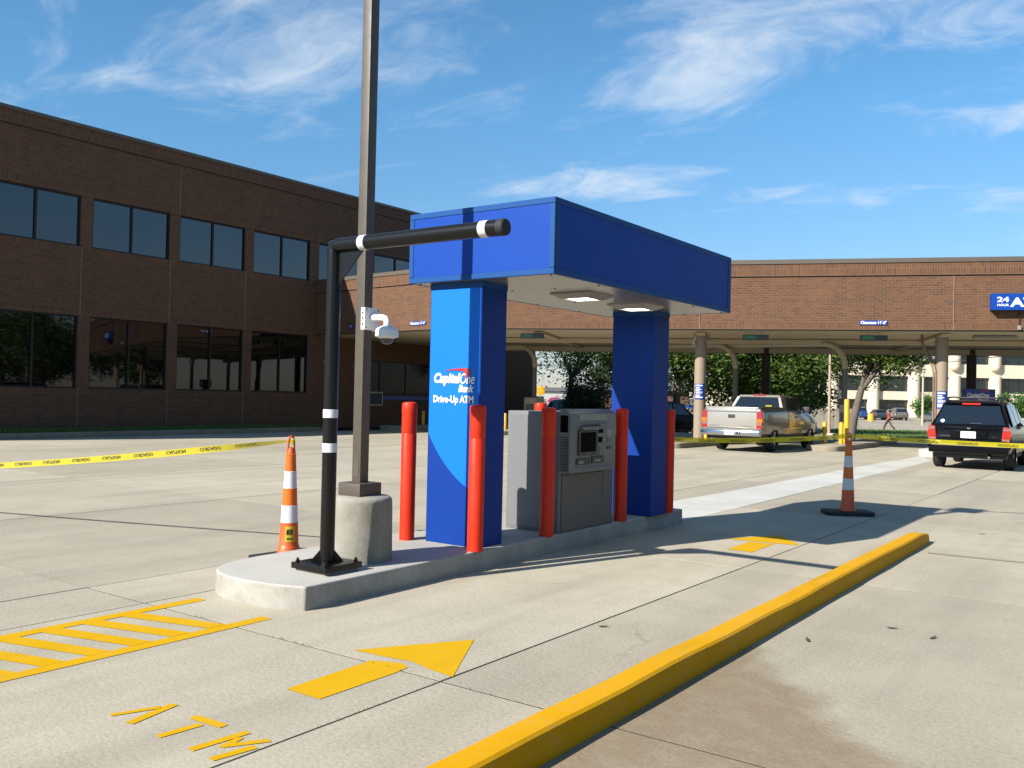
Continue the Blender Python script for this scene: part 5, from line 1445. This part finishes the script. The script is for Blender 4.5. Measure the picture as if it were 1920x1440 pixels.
# wooden fences of separate planks
def fence(label, d, l0, l1, h):
    a, c = FP(d, l0), FP(d, l1)
    t = thing('wooden_fence', label, 'fence', (a.x, a.y, a.z - .12), math.atan2(c.y - a.y, c.x - a.x))
    n = int((l1 - l0) / .155)
    me = None
    for k in range(n):
        if me is None:
            p = MB().box(0, .14, 0, .022, 0, h).build('plank', 'wood', t, smooth=0); me = p.data
        else:
            p = bpy.data.objects.new('plank', me); COL.objects.link(p); p.parent = t
        p.location = (k * .155, random.uniform(-.008, .008), 0); p.scale = (1, 1, random.uniform(.97, 1.03))
    for z in (.35, h - .35): MB().box(0, l1 - l0, .03, .07, z, z + .09).build('rail', 'wood', t, smooth=0)
    return t
fence('weathered grey plank fence left of the tan column', 70, 12.3, 17.2, 1.55)
fence('weathered plank fence right of the truck behind the utility pole', 74, 24.6, 28.6, 1.75)
dm = thing('dumpster', 'blue steel dumpster behind the plank fence', 'dumpster', tuple(FP(72.5, 13.6) + Vector((0, 0, -.12))), RZ)
MB().loop_strip([[(-.2, 0, .1), (2.6, 0, .1), (2.6, 1.4, .1), (-.2, 1.4, .1)], [(-.35, -.1, 1.72), (2.75, -.1, 1.72), (2.75, 1.5, 1.72), (-.35, 1.5, 1.72)]]).build('bin', 'dumpster', dm, smooth=0)
MB().box(-.38, 2.78, -.13, 1.53, 1.72, 1.80).build('lid', 'dumpster', dm, bevel=.02)
cf_ = thing('chain_link_fence', 'grey chain-link fence panel left of the truck\'s cab', 'fence', tuple(FP(64, 15.7) + Vector((0, 0, -.12))), RZ)
for x in (0, 1.6, 3.2): MB().tube([(x, 0, 0), (x, 0, 2.0)], .03, 8).build('post', 'tubegrey', cf_)
MB().tube([(0, 0, 1.75), (3.2, 0, 1.75)], .02, 6).build('top_rail', 'tubegrey', cf_)
wm = MB()
for k in range(-17, 36):
    x0 = k * .09
    for s_ in (1, -1):
        xa, xb = (x0, x0 + 1.6) if s_ > 0 else (x0 + 1.6, x0)
        za, zb_ = .05, 1.75
        def clip(x): return min(max(x, 0), 3.2)
        ta, tb = (clip(xa) - xa) / (xb - xa), (clip(xb) - xa) / (xb - xa)
        if abs(tb - ta) < .02: continue
        wm.tube([(clip(xa), 0, za + ta * (zb_ - za)), (clip(xb), 0, za + tb * (zb_ - za))], .003, 3, False)
mo = wm.build('mesh', 'tubegrey', cf_, smooth=0); mo['kind'] = 'stuff'

# poles and wires
def upole(label, d, px, r, h, gx):
    q = FP(d, (px - 960) / 1696.16 * d)
    t = thing('utility_pole', label, 'pole', (q.x, q.y, q.z - .12), 0, 'wooden poles')
    MB().lathe([(r, 0), (r * .8, h)], n=12).build('shaft', 'polewood', t, smooth=50)
    MB().box(-.45, .45, -.05, .05, h - .5, h - .4).build('cross_arm', 'polewood', t, smooth=0)
    if gx: MB().box(-.3, .3, -.3, .3, 0, .35).build('concrete_pad', 'newconc', t, bevel=.03)
    return t
upole('pale square-footed pole in front of the loose oak', 50, 1556, .085, 7.5, True)
upole('thinner wooden pole behind the truck\'s hood', 80, 1537, .17, 8.5, False)
lq = FP(95, (1731 - 960) / 1696.16 * 95)
ll = thing('street_lamp', 'twin-headed lamp post in front of the cream office building', 'street lamp', (lq.x, lq.y, lq.z - .12), RZ)
MB().lathe([(.13, 0), (.09, 7.1)], n=10).build('post', 'tube', ll, smooth=50)
MB().box(-1.5, -.1, -.2, .2, 7.0, 7.3).build('lamp_head', 'panel', ll, bevel=.05)
MB().box(.1, 1.4, -.2, .2, 7.05, 7.35).build('lamp_head', 'panel', ll, bevel=.05)
def wire(label, a, b, sag, r=.02):
    a, b = Vector(a), Vector(b)
    t = tag(MB().tube([tuple(a.lerp(b, k / 16) + Vector((0, 0, -4 * sag * (k / 16) * (1 - k / 16)))) for k in range(17)], r, 6).build('overhead_cable', 'cable', None, smooth=60), label, 'cable')
    return t
def DP(px, py, d):
    v = fwd + r2 * ((px - 960) / 1696.16) + u2 * (-(py - 720) / 1696.16)
    return Vector((0, 0, CAM_H)) + v * d
wire('black overhead cable crossing in front of the cream office building', DP(1390, 706, 70), DP(2050, 645, 58), .35, .03)
wire('thin pale overhead cable through the oaks', DP(1200, 673, 75), DP(1900, 668, 85), .5, .012)
# yellow drum at the car park edge
yd = thing('yellow_drum', 'yellow drum bollard standing among the parked cars', 'drum', tuple(FP(110, 43.7) + Vector((0, 0, -.1))))
MB().lathe([(.36, 0), (.36, .85), (.30, .95), (.001, .97)], n=20).build('body', 'yellow', yd, smooth=40)
MB().lathe([(.45, -.02), (.45, .08), (.36, .10)], n=20).build('base', 'oldconc', yd, smooth=40)

# ------------------------------------------------------------------ person walking
def person(loc, rz):
    t = thing('person', 'person in maroon shirt and dark brown trousers striding along the lawn edge', 'person', loc, rz)
    J = {'pelvis': (0, 0, .95), 'waist': (0, .0, 1.08), 'chest': (0.02, 0, 1.30), 'neck': (.03, 0, 1.47), 'head0': (.045, 0, 1.56), 'head': (.05, 0, 1.66), 'top': (.045, 0, 1.74),
         'hipR': (0, -.09, .92), 'kneeR': (.24, -.10, .52), 'ankR': (.40, -.10, .10), 'toeR': (.54, -.11, .05),
         'hipL': (0, .09, .92), 'kneeL': (-.14, .10, .50), 'ankL': (-.46, .10, .16), 'toeL': (-.38, .10, .03),
         'shR': (.02, -.19, 1.40), 'elR': (-.10, -.25, 1.13), 'wrR': (.02, -.26, .91), 'haR': (.06, -.26, .82),
         'shL': (.02, .19, 1.40), 'elL': (.02, .25, 1.12), 'wrL': (.20, .22, .96), 'haL': (.27, .21, .91)}
    RD = {'pelvis': (.15, .12), 'waist': (.14, .11), 'chest': (.16, .12), 'neck': (.06, .06), 'head0': (.075, .085), 'head': (.085, .10), 'top': (.05, .06), 'hipR': .095, 'kneeR': .07, 'ankR': .048, 'toeR': .04, 'hipL': .095, 'kneeL': .07, 'ankL': .048, 'toeL': .04,
          'shR': .07, 'elR': .048, 'wrR': .034, 'haR': .035, 'shL': .07, 'elL': .048, 'wrL': .034, 'haL': .035}
    E_ = [('pelvis', 'waist'), ('waist', 'chest'), ('chest', 'neck'), ('neck', 'head0'), ('head0', 'head'), ('head', 'top'), ('pelvis', 'hipR'), ('hipR', 'kneeR'), ('kneeR', 'ankR'), ('ankR', 'toeR'), ('pelvis', 'hipL'), ('hipL', 'kneeL'), ('kneeL', 'ankL'), ('ankL', 'toeL'), ('chest', 'shR'), ('shR', 'elR'), ('elR', 'wrR'), ('wrR', 'haR'), ('chest', 'shL'), ('shL', 'elL'), ('elL', 'wrL'), ('wrL', 'haL')]
    names = list(J); me = bpy.data.meshes.new('body')
    me.from_pydata([J[n] for n in names], [(names.index(a), names.index(b)) for a, b in E_], [])
    o = bpy.data.objects.new('body', me); COL.objects.link(o)
    md = o.modifiers.new('s', 'SKIN'); 
    for v, n in zip(me.skin_vertices[0].data, names):
        r = RD[n]; v.radius = (r[0] * 1.1, r[1] * 1.1) if isinstance(r, tuple) else (r * 1.22, r * 1.22); v.use_root = (n == 'pelvis')
    o.modifiers.new('d', 'SUBSURF').levels = 2; o.modifiers['d'].render_levels = 2
    dg = bpy.context.evaluated_depsgraph_get(); dg.update()
    nm = bpy.data.meshes.new_from_object(o.evaluated_get(dg)); bpy.data.objects.remove(o)
    for m in ('skin', 'maroon', 'trouser', 'rubber', 'hair'): nm.materials.append(M[m])
    idx = []
    for p in nm.polygons:
        c = p.center; side = abs(c.y)
        if c.z > 1.68 or (c.z > 1.56 and c.x < .0): k = 4
        elif c.z > 1.47: k = 0
        elif c.z < .10 or (c.z < .16 and c.x < -.3): k = 3
        elif side > .165 and c.z < 1.16: k = 0
        elif c.z < .98: k = 2
        else: k = 1
        idx.append(k)
    nm.polygons.foreach_set('material_index', idx); nm.polygons.foreach_set('use_smooth', [True] * len(nm.polygons))
    b = bpy.data.objects.new('body', nm); COL.objects.link(b); b.parent = t
    MB().lathe([(.001, -.02), (.014, -.01), (.016, .01), (.008, .03), (.001, .035)], (.155, 0, 1.63), 8).build('nose', 'skin', t, smooth=60)
    for sy in (-1, 1):
        for f in range(4):
            hx, hy, hz = J['haR'] if sy < 0 else J['haL']
            MB().tube([(hx, hy + (f - 1.5) * .016, hz), (hx + .02, hy + (f - 1.5) * .017, hz - .06), (hx + .035, hy + (f - 1.5) * .016, hz - .09)], [.010, .009, .007], 5).build('finger', 'skin', t)
        MB().tube([(hx, hy, hz + .02), (hx + .05, hy - sy * .01, hz - .02)], [.011, .008], 5).build('thumb', 'skin', t)
    return t
pl = FP(73.6, (1668 - 960) / 1696.16 * 73.6)
person((pl.x, pl.y, pl.z - .085), R(215))
